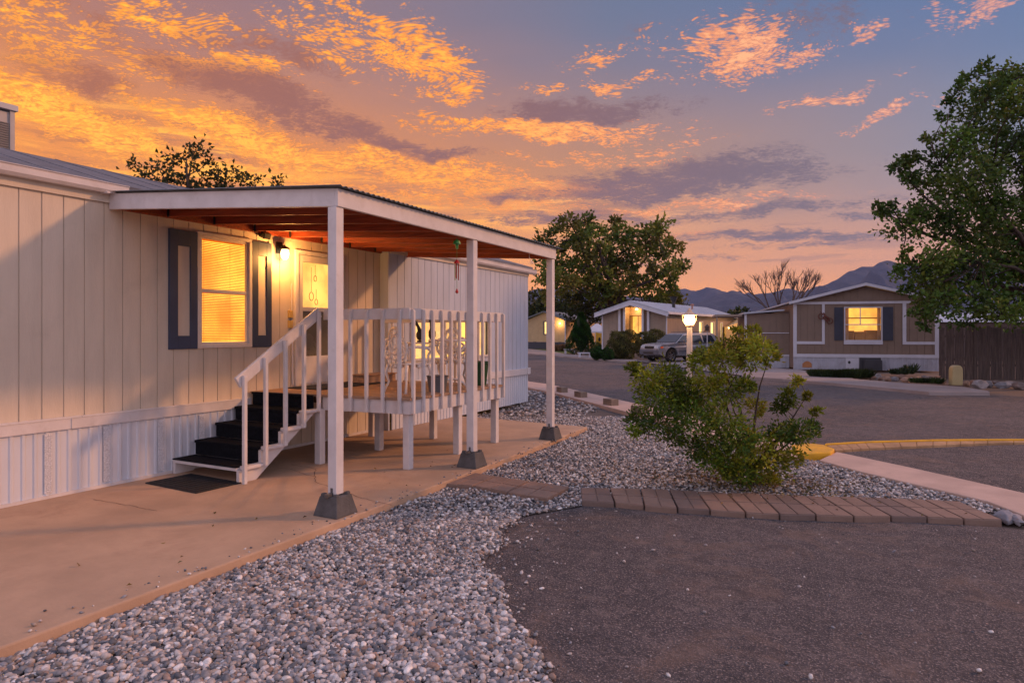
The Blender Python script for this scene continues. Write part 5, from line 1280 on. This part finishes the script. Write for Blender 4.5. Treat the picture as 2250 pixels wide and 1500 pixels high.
# shed / addition on its left
sh0 = fxr(1638, 700, 1.2)[0]
HS = house_root('tan_shed', 'tan flat roofed shed joined to the left side of the tan house', O, ph); HS['category'] = 'shed'
siding('wall', BRNS, HS, 1.2, sh0, -.002, .62, 2.62, board=.3, groove=.02, gd=.012, ax='x', out=-1)
MB().box(sh0, sh0 + .04, 1.262, 6, 0, 2.6).box(sh0, -.002, 5.9, 5.95, 0, 2.6).build('side_wall', BRNS, HS)
MB().hexa([(sh0 - .1, 1.0, 2.60), (-.25, 1.0, 2.74), (-.25, 6.2, 2.74), (sh0 - .1, 6.2, 2.60), (sh0 - .1, 1.0, 2.68), (-.25, 1.0, 2.82), (-.25, 6.2, 2.82), (sh0 - .1, 6.2, 2.68)]).build('roof', METR, HS)
MB().box(sh0 - .05, sh0 + .06, 1.16, 1.199, 0, 2.6).box(sh0 + .061, -.01, 1.17, 1.199, 1.66, 1.70).box(sh0 + .061, -.01, 1.17, 1.199, .56, .64).build('trim', TRIM, HS)
ribs('skirting', sh0 + .07, -.01, 0, .56, 1.19, SK2, HS)
cp_ = MB().box(sh0 - 1.4, sh0 - .12, 1.6, 5, 2.50, 2.60); cp_.box(sh0 - 1.35, sh0 - 1.28, 1.65, 1.72, 0, 2.5)
cp_.build('carport', BRN2, HS)
# --- gabled house in the middle
O2 = (10.1, 43.0); p2 = R(35)
H2 = house_root('gabled_house', 'taupe gabled mobile home with lit porch window and white columns across the street', O2, p2)
f2 = lambda u, v, y=0.0: fx(O2, p2, u, v, y); s2_ = lambda u, v, x=0.0: sx(O2, p2, u, v, x)
xl_ = f2(1323, 700)[0]; W2 = -xl_; zE2 = 2.98; zP2 = f2(1391, 662)[1]; L2_ = s2_(1611, 690)[0]
ax0, ax1 = f2(1374, 700)[0], f2(1412, 700)[0]
g2b = lambda x: zE2 - .1 + (zP2 - zE2) * (1 - abs(x + W2 / 2) / (W2 / 2))
siding('wall', BRN2, H2, 0.0, xl_, 0.0, 0.0, zE2, [(ax0, ax1, .3, 3.4)], board=.3, groove=.02, ax='x', out=-1, gable=g2b)
LIT = mat('alcove_wall', (.50, .36, .22), .7)
wz_0, wz_1 = 1.0, f2(1393, 690)[1]
al = MB().box(ax0 - .02, ax0, 0.062, 1.2, .3, 3.5).box(ax1, ax1 + .02, 0.062, 1.2, .3, 3.5).box(ax0, ax1, .7, .72, .3, wz_0).box(ax0, ax1, .7, .72, wz_1, 3.5).box(ax0, ax1, .062, 1.2, 3.42, 3.44)
al.build('alcove', LIT, H2)
box_window(H2, ax0 + .06, ax1 - .06, wz_0, wz_1 - .06, .7, frame=mat('brown_frame', (.12, .07, .04), .5), glow=GLW2, mull=[('v', (ax0 + ax1) / 2, wz_0, wz_1 - .06), ('h', wz_0 + .55, ax0 + .06, ax1 - .06)], part='alcove_window')
la = MB().ball((0, 0, 0), .07, (1.6, 1, .8), 8).build('lamp_globe', BULB, H2, loc=((ax0 + ax1) / 2, .45, f2(1393, 676)[1] - .02), smooth=True)
def lamp_local(root, p, e, r=.1, col=(1, .55, .2)):
    l = bpy.data.lights.new('lamp_light', 'POINT'); l.energy = e; l.color = col; l.shadow_soft_size = r
    o = bpy.data.objects.new('lamp_light', l); COL.objects.link(o); o.location = p; o.parent = root
lamp_local(H2, ((ax0 + ax1) / 2, .30, f2(1393, 676)[1] - .1), 22)
for (ua, ub) in ((1360, 1365), (1370.5, 1375), (1411, 1415.5), (1423, 1428)):
    xa, xb = f2(ua, 700)[0], f2(ub, 700)[0]
    MB().box(xa, xb, -.12, -.002, 0, g2b((xa + xb) / 2) - .05).build('column', TRIM, H2)
for (ua, ub) in ((1365, 1370.5), (1416, 1423)):
    xa, xb = f2(ua, 700)[0], f2(ub, 700)[0]
    MB().box(xa + .01, xb - .01, -.05, -.001, 0, g2b((xa + xb) / 2) - .06).build('brown_panel', mat('brown_panel', (.13, .075, .05), .6), H2)
MB().box(-.06, .02, -.04, -.003, 0, zE2 - .12).box(xl_ - .01, xl_ + .08, -.04, -.003, 0, zE2 - .12).build('corner_trim', TRIM, H2)
fs = MB(); o_v = .3
for (xa, xb, za, zb_) in ((xl_ - o_v, -W2 / 2, zE2 - .25, zP2 - .22), (-W2 / 2, o_v, zP2 - .22, zE2 - .25)):
    fs.hexa([(xa, -.6, za), (xb, -.6, zb_), (xb, -.56, zb_), (xa, -.56, za), (xa, -.6, za + .30), (xb, -.6, zb_ + .30), (xb, -.56, zb_ + .30), (xa, -.56, za + .30)])
fs.build('fascia', TRIM, H2)
r2 = MB()
for (xa, xb, za, zb_) in ((xl_ - o_v, -W2 / 2, zE2 - .02, zP2 + .03), (-W2 / 2, o_v, zP2 + .03, zE2 - .02)):
    r2.hexa([(xa, -.62, za), (xb, -.62, zb_), (xb, L2_ + .3, zb_), (xa, L2_ + .3, za), (xa, -.62, za + .08), (xb, -.62, zb_ + .08), (xb, L2_ + .3, zb_ + .08), (xa, L2_ + .3, za + .08)])
for k in range(28):
    yy = -.5 + k * (L2_ + .6) / 28
    r2.hexa([(-W2 / 2, yy, zP2 + .105), (o_v, yy, zE2 + .055), (o_v, yy + .03, zE2 + .055), (-W2 / 2, yy + .03, zP2 + .105), (-W2 / 2, yy, zP2 + .13), (o_v, yy, zE2 + .085), (o_v, yy + .03, zE2 + .085), (-W2 / 2, yy + .03, zP2 + .13)])
roof2 = r2.build('roof', METR, H2)
MB().box(o_v - .0, o_v + .09, -.6, L2_ + .3, zE2 - .10, zE2 + .02).build('gutter', TRIM, H2)
wins = []
for (ua, ub) in ((1535.5, 1543.5), (1561, 1568.5), (1583, 1586.5)):
    ya, z1_ = s2_(ua, 694); yb, z0_ = s2_(ub, 726); wins.append((ya, yb, 1.05, 2.45))
siding('side_wall', BRN2, H2, 0.0, .07, L2_, 0, zE2 - .05, wins, board=.3, groove=.02, ax='y', out=1)
for (ya, yb, z0_, z1_) in wins:
    wf = MB().box(-.001, .03, ya - .06, ya, z0_ - .06, z1_ + .06).box(-.001, .03, yb, yb + .06, z0_ - .06, z1_ + .06).box(-.001, .03, ya, yb, z0_ - .06, z0_).box(-.001, .03, ya, yb, z1_, z1_ + .06).build('side_window', TRIM, H2)
    MB().box(-.13, -.11, ya - .1, yb + .1, z0_ - .1, z1_ + .1).build('lit_room', GLW3, wf)
    MB().box(-.10, -.07, (ya + yb) / 2 - .12, (ya + yb) / 2 + .1, z0_, z0_ + .5).build('lamp_base', CAB, wf)
MB().box(xl_, -.07, L2_ - .04, L2_, 0, zE2 - .05).box(xl_, xl_ + .05, .07, L2_ - .05, 0, zE2 - .1).build('rear_wall', BRN2, H2)
q = f2(1500, 672, 3.0); MB().lathe([(.12, 0), (.11, .45), (.13, .5), (.30, .85), (.28, .87), (.1, .6)], (-1.1, 4.0, zP2 - .35), 12).build('chimney', DARKM, roof2)
MB().lathe([(.06, 0), (.06, .25), (.13, .27), (.13, .36), (.02, .42)], (-.9, 7.2, zP2 - .3), 10).build('roof_vent', mat('copper_vent', (.35, .18, .13), .5), roof2)
# --- cream house on the far left
O3 = ((1241 - 1125) / F * 66, 66.0); p3 = R(28)
H3 = house_root('cream_house', 'cream mobile home with lit window and wall lamp, beyond the far porch post', O3, p3)
f3 = lambda u, v, y=0.0: fx(O3, p3, u, v, y)
x3 = f3(1150, 700)[0]; zE3 = 2.95; zP3 = 3.75; xc3 = f3(1197, 700)[0]
CRM = mat('cream_siding', (.50, .36, .20), .7, .08, 2)
a3, b3 = f3(1196, 700)[0], f3(1210, 700)[0]; zw1 = f3(1200, 706)[1]; zw0 = f3(1200, 732)[1]
g3 = lambda x: max(1.0, (zP3 - abs(x - xc3) * (zP3 - zE3) / abs(xc3)) - .05)
siding('wall', CRM, H3, 0, x3 - 1.5, 0, .75, zE3, [(a3, b3, zw0, zw1)], board=.4, groove=.02, ax='x', out=-1, gable=g3)
box_window(H3, a3, b3, zw0, zw1, 0, frame=mat('dark_frame', (.05, .06, .08), .5), glow=GLW3, fw=.09)
MB().box(x3 - 1.5, .0, -.02, .05, .0, .72).build('skirting', mat('dark_skirt', (.05, .05, .065), .6), H3)
MB().box(-.06, 0, .062, 15, 0, zE3 - .1).build('side_wall', CRM, H3)
r3 = MB()
for (xa, xb, za, zb_) in ((2 * xc3 - .3, xc3, zE3 - .05, zP3), (xc3, .3, zP3, zE3 - .05)):
    r3.hexa([(xa, -.4, za), (xb, -.4, zb_), (xb, 15.3, zb_), (xa, 15.3, za), (xa, -.4, za + .1), (xb, -.4, zb_ + .1), (xb, 15.3, zb_ + .1), (xa, 15.3, za + .1)])
r3.build('roof', mat('grey_roof', (.16, .18, .21), .7), H3)
lp3 = f3(1231, 709); MB().ball((lp3[0], -.12, lp3[1]), .08, (1, 1, 1), 8).build('lamp_globe', BULB, H3, smooth=True)
lamp_local(H3, (lp3[0], -.45, lp3[1]), 45)
# lit wall beyond the carport
q = at(1626, 52, 0); lw = empty('lit_garage', 'small yellow lit garage seen between the gabled house and the tan shed', 'garage', q, TH)
MB().box(-1.1, 1.1, 0, 3, 0, 2.1).hexa([(-1.1, 0, 2.1), (1.1, 0, 2.1), (1.1, 3, 2.1), (-1.1, 3, 2.1), (-.9, 0, 2.15), (1.1, 0, 2.9), (1.1, 3, 2.9), (-.9, 3, 2.15)]).build('wall', mat('yellow_wall', (.6, .42, .2), .7), lw)
lamp_local(lw, (.2, -1.5, 2.6), 90); MB().ball((-.9, -.06, 2.0), .05, (1, 1, 1), 8).build('lamp_globe', BULB, lw)
# house roof behind the fence
q = at(2180, 42, 0); bh = empty('rear_house', 'pale roofed house mostly hidden behind the fence and tree', 'house', q, TH)
MB().box(-5, 4.5, 0, 6, 0, 2.3).build('wall', mat('rear_wall_paint', (.10, .07, .065), .7), bh)
MB().hexa([(-5.3, -.3, 2.3), (4.8, -.3, 2.3), (4.8, 6.3, 2.3), (-5.3, 6.3, 2.3), (-4.6, 2.5, 3.0), (4.2, 2.5, 3.0), (4.2, 3.5, 3.0), (-4.6, 3.5, 3.0)]).build('roof', METR, bh)

# ================================================================== fence, pedestal, rocks
FP = [G(2067, 824), G(2140, 826), G(2260, 826), G(2420, 832)]
FW_ = mat('fence_wood', (.105, .078, .07), .85, .35, 3, .5, 25, stretch=(8, 8, .6), dirt=.5, ds=2, dcol=(.05, .04, .035))
fe = empty('wooden_fence', 'weathered tall board fence leaning right of the tan house', 'fence', FP[0]); pn = MB(); rf_ = random.Random(8)
L0 = FP[0]; fl_ = MB(); po_ = MB()
for a, b in zip(FP[:-1], FP[1:]):
    n = int((b - a).length / .15)
    t = (b - a).normalized(); nn = Vector((t.y, -t.x, 0))
    for k in range(n):
        p = a.lerp(b, k / n) - L0; h_ = 1.86 + rf_.uniform(-.05, .05) - (.03 if rf_.random() < .2 else 0); tl = rf_.uniform(-.02, .02); q = p + t * (rf_.uniform(.142, .149) if rf_.random() < .9 else .132)
        off = nn * rf_.uniform(-.012, .012); lean = t * tl
        z0 = -.14
        pn.hexa([p + off + Vector((0, 0, z0)), q + off + Vector((0, 0, z0)), q + off - nn * .02 + Vector((0, 0, z0)), p + off - nn * .02 + Vector((0, 0, z0)),
                 p + off + lean + Vector((0, 0, h_)), q + off + lean + Vector((0, 0, h_)), q + off + lean - nn * .02 + Vector((0, 0, h_)), p + off + lean - nn * .02 + Vector((0, 0, h_))])
    for z in (.4, 1.5): fl_.bar(a - L0 - nn * .08 + Vector((0, 0, z)), b - L0 - nn * .08 + Vector((0, 0, z)), .04, .09)
    m_ = max(1, int((b - a).length / 2.4))
    for k in range(m_ + 1):
        p = a.lerp(b, k / m_) - L0 - nn * .15; po_.bar(p + Vector((0, 0, -.1)), p + Vector((0, 0, 1.9)), .09, .09)
pn.build('board_panel', FW_, fe); fl_.build('rail', FW_, fe); po_.build('post', FW_, fe)
pc = G(2100, 846, -.08); pe = MB(); prf = [(-.17, 0), (.17, 0), (.165, .5), (.15, .58), (.11, .635), (.05, .655), (-.05, .655), (-.11, .635), (-.15, .58), (-.165, .5)]
pe.ext(prf, -.12, .12, lambda p, q, t: (p, t, q))
po = pe.build('utility_pedestal', mat('cream_plastic', (.46, .38, .20), .5, .08, 3, dirt=.3), loc=pc, rotz=TH - R(6), bev=.03); tag(po, 'cream round topped utility pedestal in front of the wooden fence', 'utility box')
RKC = [(.26, .16, .12), (.30, .27, .28), (.20, .16, .15), (.34, .22, .16), (.24, .24, .27)]
def rock(u, v, r_, col, label, group, sc=(1.3, .8, .7), seed=0):
    p = G(u, v, -.1); rs_ = random.Random(seed)
    o = MB().ball((0, 0, 0), 1.0, (1, 1, 1), 8, jit=.5); vv = []
    for x in o.v:
        q_ = Vector(x); k = 1 + .45 * mnoise.noise(q_ * 1.9 + Vector((seed * 3.3, 0, 0))); vv.append((x[0] * r_ * sc[0] * k, x[1] * r_ * sc[1] * k, x[2] * r_ * sc[2] * k + r_ * sc[2] * .55))
    o.v = vv
    ob = o.build('rock', mat('rock_%d' % RKC.index(col), col, .85, .3, 4, .8, 12), loc=p, rotz=rs_.uniform(0, 3), bev=.012)
    return tag(ob, label, 'rock', group)
gr_ = 'rocks in the bed below the tan house'
rr_ = random.Random(12); rk = []
for i in range(15):
    u = 1884 + i * 13.2 + rr_.uniform(-3, 3); rk.append((u, 829 + (u - 1884) * .045 + rr_.uniform(-2, 5), rr_.uniform(.10, .22), (3, 4, 0, 1, 2, 0, 4, 3)[rr_.randrange(8)]))
rk += [(2122, 846, .11, 3), (2138, 843, .13, 0), (2152, 851, .18, 1), (2172, 848, .14, 4), (2188, 843, .12, 2), (2203, 850, .20, 4), (2220, 846, .15, 1), (2238, 853, .17, 2)]
ORD2 = ORD + ['nineteenth', 'twentieth', 'twenty-first', 'twenty-second', 'twenty-third']
NM = ['reddish tan', 'pale grey', 'dark brown', 'orange brown', 'bluish grey']
for i, (u, v, r_, c_) in enumerate(rk):
    rock(u, v, r_, RKC[c_], f'{NM[c_]} rock, {ORD2[i]} from the left in the bed along tan house and fence', gr_, sc=(rr_.uniform(1.1, 1.6), rr_.uniform(.7, 1), rr_.uniform(.6, .95)), seed=i + 1)
rock(1357, 783, .36, RKC[4], 'pale blue grey boulder standing below the olive shrubs across the street', None, (.7, .6, 1.3), 33)
rock(2206, 1140, .10, RKC[4], 'small grey stone at the right end of the raised paving row', None, (1.6, .8, .5), 34)
rock(2232, 1146, .07, RKC[1], 'smallest pale stone at the right picture edge by the paving row', None, (1.6, .8, .6), 35)

# ================================================================== yard lamp
lp = at(1515, 9.3, -.08); yl = empty('yard_lamp', 'white yard lamp post with glowing lantern behind the bush', 'lamp post', lp)
zt1 = P(1515, 718, 9.3).z + .08; zt2 = P(1515, 676, 9.3).z + .08
POSTM = mat('post_cream', (.60, .50, .42), .5, .08, 5, .1, 40)
MB().hexa([(-.045, -.045, 0), (.045, -.045, 0), (.045, .045, 0), (-.045, .045, 0), (-.032, -.032, zt1), (.032, -.032, zt1), (.032, .032, zt1), (-.032, .032, zt1)]).build('post', POSTM, yl, bev=.006)
hl = zt2 - zt1; LANT = mat('lantern_metal', (.5, .36, .25), .5)
MB().lathe([(.03, zt1), (.055, zt1 + .01), (.06, zt1 + .02), (.05, zt1 + .028)], n=12).build('lantern_base', LANT, yl)
cg = MB()
for k in range(6):
    a = k * math.pi / 3; cg.tube([(.05 * math.cos(a), .05 * math.sin(a), zt1 + .02), (.095 * math.cos(a), .095 * math.sin(a), zt1 + hl * .35), (.095 * math.cos(a), .095 * math.sin(a), zt1 + hl * .62)], .004, 5)
cg.build('lantern_cage', LANT, yl)
MB().lathe([(.105, zt1 + hl * .60), (.110, zt1 + hl * .62), (.07, zt1 + hl * .70), (.035, zt1 + hl * .80), (.03, zt1 + hl * .86), (.018, zt1 + hl * .90), (.004, zt1 + hl)], n=12).build('lantern_cap', LANT, yl)
MB().lathe([(.03, zt1 + .03), (.065, zt1 + .05), (.072, zt1 + hl * .28), (.074, zt1 + hl * .42), (.06, zt1 + hl * .59)], n=14).build('lantern_globe', emat('lantern_glow', (1.0, .66, .30), 26, 0), yl, smooth=True)
lamp_local(yl, (0, 0, zt1 + hl * .35), 0.001)
for a in (0, 2.1, 4.2): lamp_local(yl, (.17 * math.cos(a), .17 * math.sin(a), zt1 + hl * .35), 3.2, .04)

# small things across the street
q = at(1554, 37, -.06); MB_ = MB().tube([(0, 0, 0), (0, 0, 2.0)], .03, 6); pb = empty('bird_feeder', 'bird feeder on a white pole behind the parked car', 'bird feeder', q)
MB_.build('pole', TRIM, pb); MB().box(-.14, .14, -.14, .14, 1.78, 1.82).box(-.1, .1, -.1, .1, 1.82, 2.0).lathe([(.2, 2.0), (.02, 2.16)], n=4).build('feeder', mat('dark_wood', (.08, .05, .04), .7), pb)
q = at(1242, 62, -.06); lpst = MB().tube([(0, 0, 0), (0, 0, 2.8)], .05, 6).box(-.3, .3, -.15, .15, .0, .12)
tag(lpst.build('porch_pole', TRIM, loc=q), 'thin white pole standing at the corner of the cream house', 'pole')
def bench(u, D_, label):
    b = empty('garden_bench', label, 'bench', at(u, D_), TH)
    MB().box(-.48, .48, -.16, .16, .30, .37).build('seat', TRIM, b); MB().box(-.42, -.28, -.13, .13, 0, .30).build('leg', TRIM, b); MB().box(.28, .42, -.13, .13, 0, .30).build('leg', TRIM, b)
bench(1285, 44, 'small white stone bench on the far pavement beside the conifer'); bench(1252, 53, 'small low white bench left of the conifer foot')
q = at(1317, 52, .1); yb = MB(); yb.hexa([(-.28, -.01, .25), (.10, -.01, .25), (.10, .01, .25), (-.28, .01, .25), (-.28, -.01, 1.55), (.38, -.01, 1.45), (.38, .01, 1.45), (-.28, .01, 1.55)])
by = empty('yellow_banner', 'yellow cloth banner with a dark mark between conifer and gabled house', 'banner', q, TH)
yb.build('cloth', mat('yellow_cloth', (.75, .42, .05), .8), by); MB().ball((.0, -.03, 1.0), .12, (.8, .1, 1.4), 8).build('dark_mark', DARKM, by); MB().tube([(-.3, 0, -.15), (-.3, 0, 1.6)], .02, 5).build('pole', TRIM, by)
q = at(1315, 56, 0); cn = empty('white_canopy', 'small white canopy roof left of the gabled house wall', 'canopy', q, TH)
MB().hexa([(-1.0, 0, 1.75), (1.0, 0, 1.75), (1.0, 2, 1.75), (-1.0, 2, 1.75), (-.1, .9, 2.4), (.1, .9, 2.4), (.1, 1.1, 2.4), (-.1, 1.1, 2.4)]).box(-1.02, 1.02, -.02, 0, 1.6, 1.75).build('cloth', TRIM, cn)
for sx_ in (-.98, .98): MB().tube([(sx_, .02, -.1), (sx_, .02, 1.75)], .025, 5).build('pole', TRIM, cn)

# ================================================================== parked car
hd = (RIGHT * -math.cos(R(29)) + FWD * -math.sin(R(29))); hz = math.atan2(hd.y, hd.x)
car = empty('parked_car', 'silver grey four wheel drive car parked in front of the gabled house', 'car', LD(10.05, 39.6, -.07), hz)
PNT = mat('car_paint', (.30, .30, .33), .28, .04, 2, spec=.6, metal=.35); PNT2 = mat('car_cladding', (.10, .105, .13), .5, .08, 4)
CGL = mat('car_glass', (.018, .028, .04), .08, .05, 2, spec=.8); TYR = mat('tyre', (.012, .012, .013), .85, .2, 10); RIM_ = mat('alloy', (.30, .30, .32), .35, metal=.7)
XF, XR_, WR = 1.42, -1.36, .38
def arch(cx_, n=12, r=.47): return [(cx_ + r * math.cos(a), WR + r * math.sin(a)) for a in np.linspace(-.12, math.pi + .12, n)]
lower = [(2.20, .42), (2.33, .50), (2.36, .74), (2.30, .90), (2.12, 1.00), (1.70, 1.06), (1.12, 1.10), (-2.22, 1.10), (-2.34, 1.0), (-2.36, .55), (-2.28, .45)] + list(reversed(arch(XR_))) + [(XR_ + .5, .34), (XF - .5, .34)] + list(reversed(arch(XF)))
def bodyfn(p, q, t):
    w_ = .90 - .10 * max(0, (abs(p) - 1.7) / .65) ** 2 - .03 * max(0, (.7 - q)) + (-.03 if q > 1.05 else 0)
    return (p, t * w_, q)
lo = MB(); N_ = 6
lo.ext(lower, -1, 1, bodyfn)
body = lo.build('body', PNT, car, bev=.03)
green = [(1.10, 1.095), (.38, 1.60), (.15, 1.67), (-1.95, 1.69), (-2.14, 1.62), (-2.30, 1.095)]
def gfn(p, q, t): return (p, t * (.87 - .20 * (q - 1.09) / .6), q)
MB().ext(green, -1, 1, gfn).build('cabin', PNT, car, bev=.03)
for sy in (-1, 1):
    for k_, wp in enumerate(([(.98, 1.13), (.42, 1.53), (.02, 1.56), (-.02, 1.13)], [(-.12, 1.13), (-.10, 1.56), (-.98, 1.57), (-1.02, 1.13)], [(-1.14, 1.13), (-1.10, 1.57), (-1.85, 1.57), (-2.08, 1.15)])):
        o = MB(); pr_ = [gfn(p, q, sy) for p, q in wp]; of = .012 * sy
        o.hexa([(x, y - of * .5, z) for x, y, z in pr_] + [(x, y + of, z) for x, y, z in pr_]); o.build('side_window', CGL, car)
o = MB(); ws = [(1.05, -.80, 1.14), (1.05, .80, 1.14), (.44, .68, 1.57), (.44, -.68, 1.57)]
o.hexa([(x - .02, y, z - .02) for x, y, z in ws] + [(x + .018, y, z + .018) for x, y, z in ws]); o.build('windscreen', CGL, car)
MB().box(-2.36, -2.28, -.72, .72, 1.16, 1.52).build('rear_window', CGL, car)
MB().box(2.28, 2.42, -.80, .80, .42, .70).build('bumper', PNT2, car, bev=.03)
MB().box(2.34, 2.44, -.42, .42, .50, .58).build('lower_grille', DARKM, car)
MB().box(2.26, 2.375, -.36, .36, .77, .92).build('grille', DARKM, car, bev=.01)
for sy in (-1, 1):
    MB().box(2.18, 2.36, sy * .58 - .15, sy * .58 + .15, .78, .93).build('headlight', mat('headlight', (.55, .58, .62), .15), car, bev=.02)
    MB().box(2.02, 2.22, sy * .82 - .035, sy * .82 + .035, .79, .90).build('turn_signal', mat('orange_lens', (.75, .12, .02), .25), car, bev=.02)
    MB().box(.62, .80, sy * 1.02 - .09, sy * 1.02 + .09, 1.12, 1.27).build('mirror', PNT2, car, bev=.03)
    MB().box(-2.39, -2.30, sy * .78 - .08, sy * .78 + .08, .8, 1.08).build('tail_light', RED, car, bev=.01)
    MB().bar((.1, sy * .60, 1.73), (-1.85, sy * .60, 1.75), .04, .04).build('roof_rail', PNT2, car)
    MB().box(-.5, .9, sy * .885 - .015, sy * .885 + .015, .58, .66).build('side_moulding', PNT2, car)
    for (xa) in (.12, -.92): MB().box(xa - .09, xa + .09, sy * .89 - .015, sy * .89 + .025, .93, .97).build('door_handle', PNT2, car, bev=.005)
    for xw in (XF, XR_):
        wh = empty('wheel', None, None, (xw, sy * .78, WR)); wh.parent = car; del_ = None
        n = 24
        ty_ = MB(); prf_ = [(.25, -.10), (.36, -.11), (.38, -.08), (.38, .08), (.36, .11), (.25, .10)]; i0 = 0
        for k in range(n):
            a = 2 * math.pi * k / n
            for r0, w0_ in prf_: ty_.v.append((r0 * math.cos(a), w0_, r0 * math.sin(a)))
        for k in range(n):
            for j in range(len(prf_)):
                a, b = k * 6 + j, k * 6 + (j + 1) % 6; c_, d__ = ((k + 1) % n) * 6 + (j + 1) % 6, ((k + 1) % n) * 6 + j; ty_.f.append((a, b, c_, d__))
        ty_.build('tyre', TYR, wh, smooth=False)
        rm_ = MB()
        rm_.tube([(0, -.04, 0), (0, .04, 0)], .07, 10)
        for k in range(5):
            a = k * 1.2566; rm_.bar((0, sy * .05, 0), (.25 * math.cos(a), sy * .06, .25 * math.sin(a)), .03, .06)
        for k in range(n):
            a, b = 2 * math.pi * k / n, 2 * math.pi * (k + 1) / n
            rm_.bar((.245 * math.cos(a), sy * .06, .245 * math.sin(a)), (.245 * math.cos(b), sy * .06, .245 * math.sin(b)), .07, .03)
        rm_.build('rim', RIM_, wh)
MB().box(-2.0, 1.9, -.72, .72, .26, .42).build('chassis', DARKM, car)

# ================================================================== air between here and the mountains
hz_m = bpy.data.materials.new('air'); hz_m.use_nodes = True; th_ = NT(hz_m.node_tree); th_.n.clear()
ho_ = th_.new('ShaderNodeOutputMaterial'); pv = th_.new('ShaderNodeVolumePrincipled')
pv.inputs['Color'].default_value = (.38, .52, .98, 1); pv.inputs['Density'].default_value = 0.9e-4; pv.inputs['Anisotropy'].default_value = 0.0
th_.l.new(pv.outputs[0], ho_.inputs['Volume'])
hb_ = MB().box(-3900, 3200, -1200, 4300, -1.2, 420).build('haze', hz_m); tag(hb_, kind='stuff')
hb_['label'] = 'thin bluish evening air in front of the mountains'; hb_['category'] = 'haze'
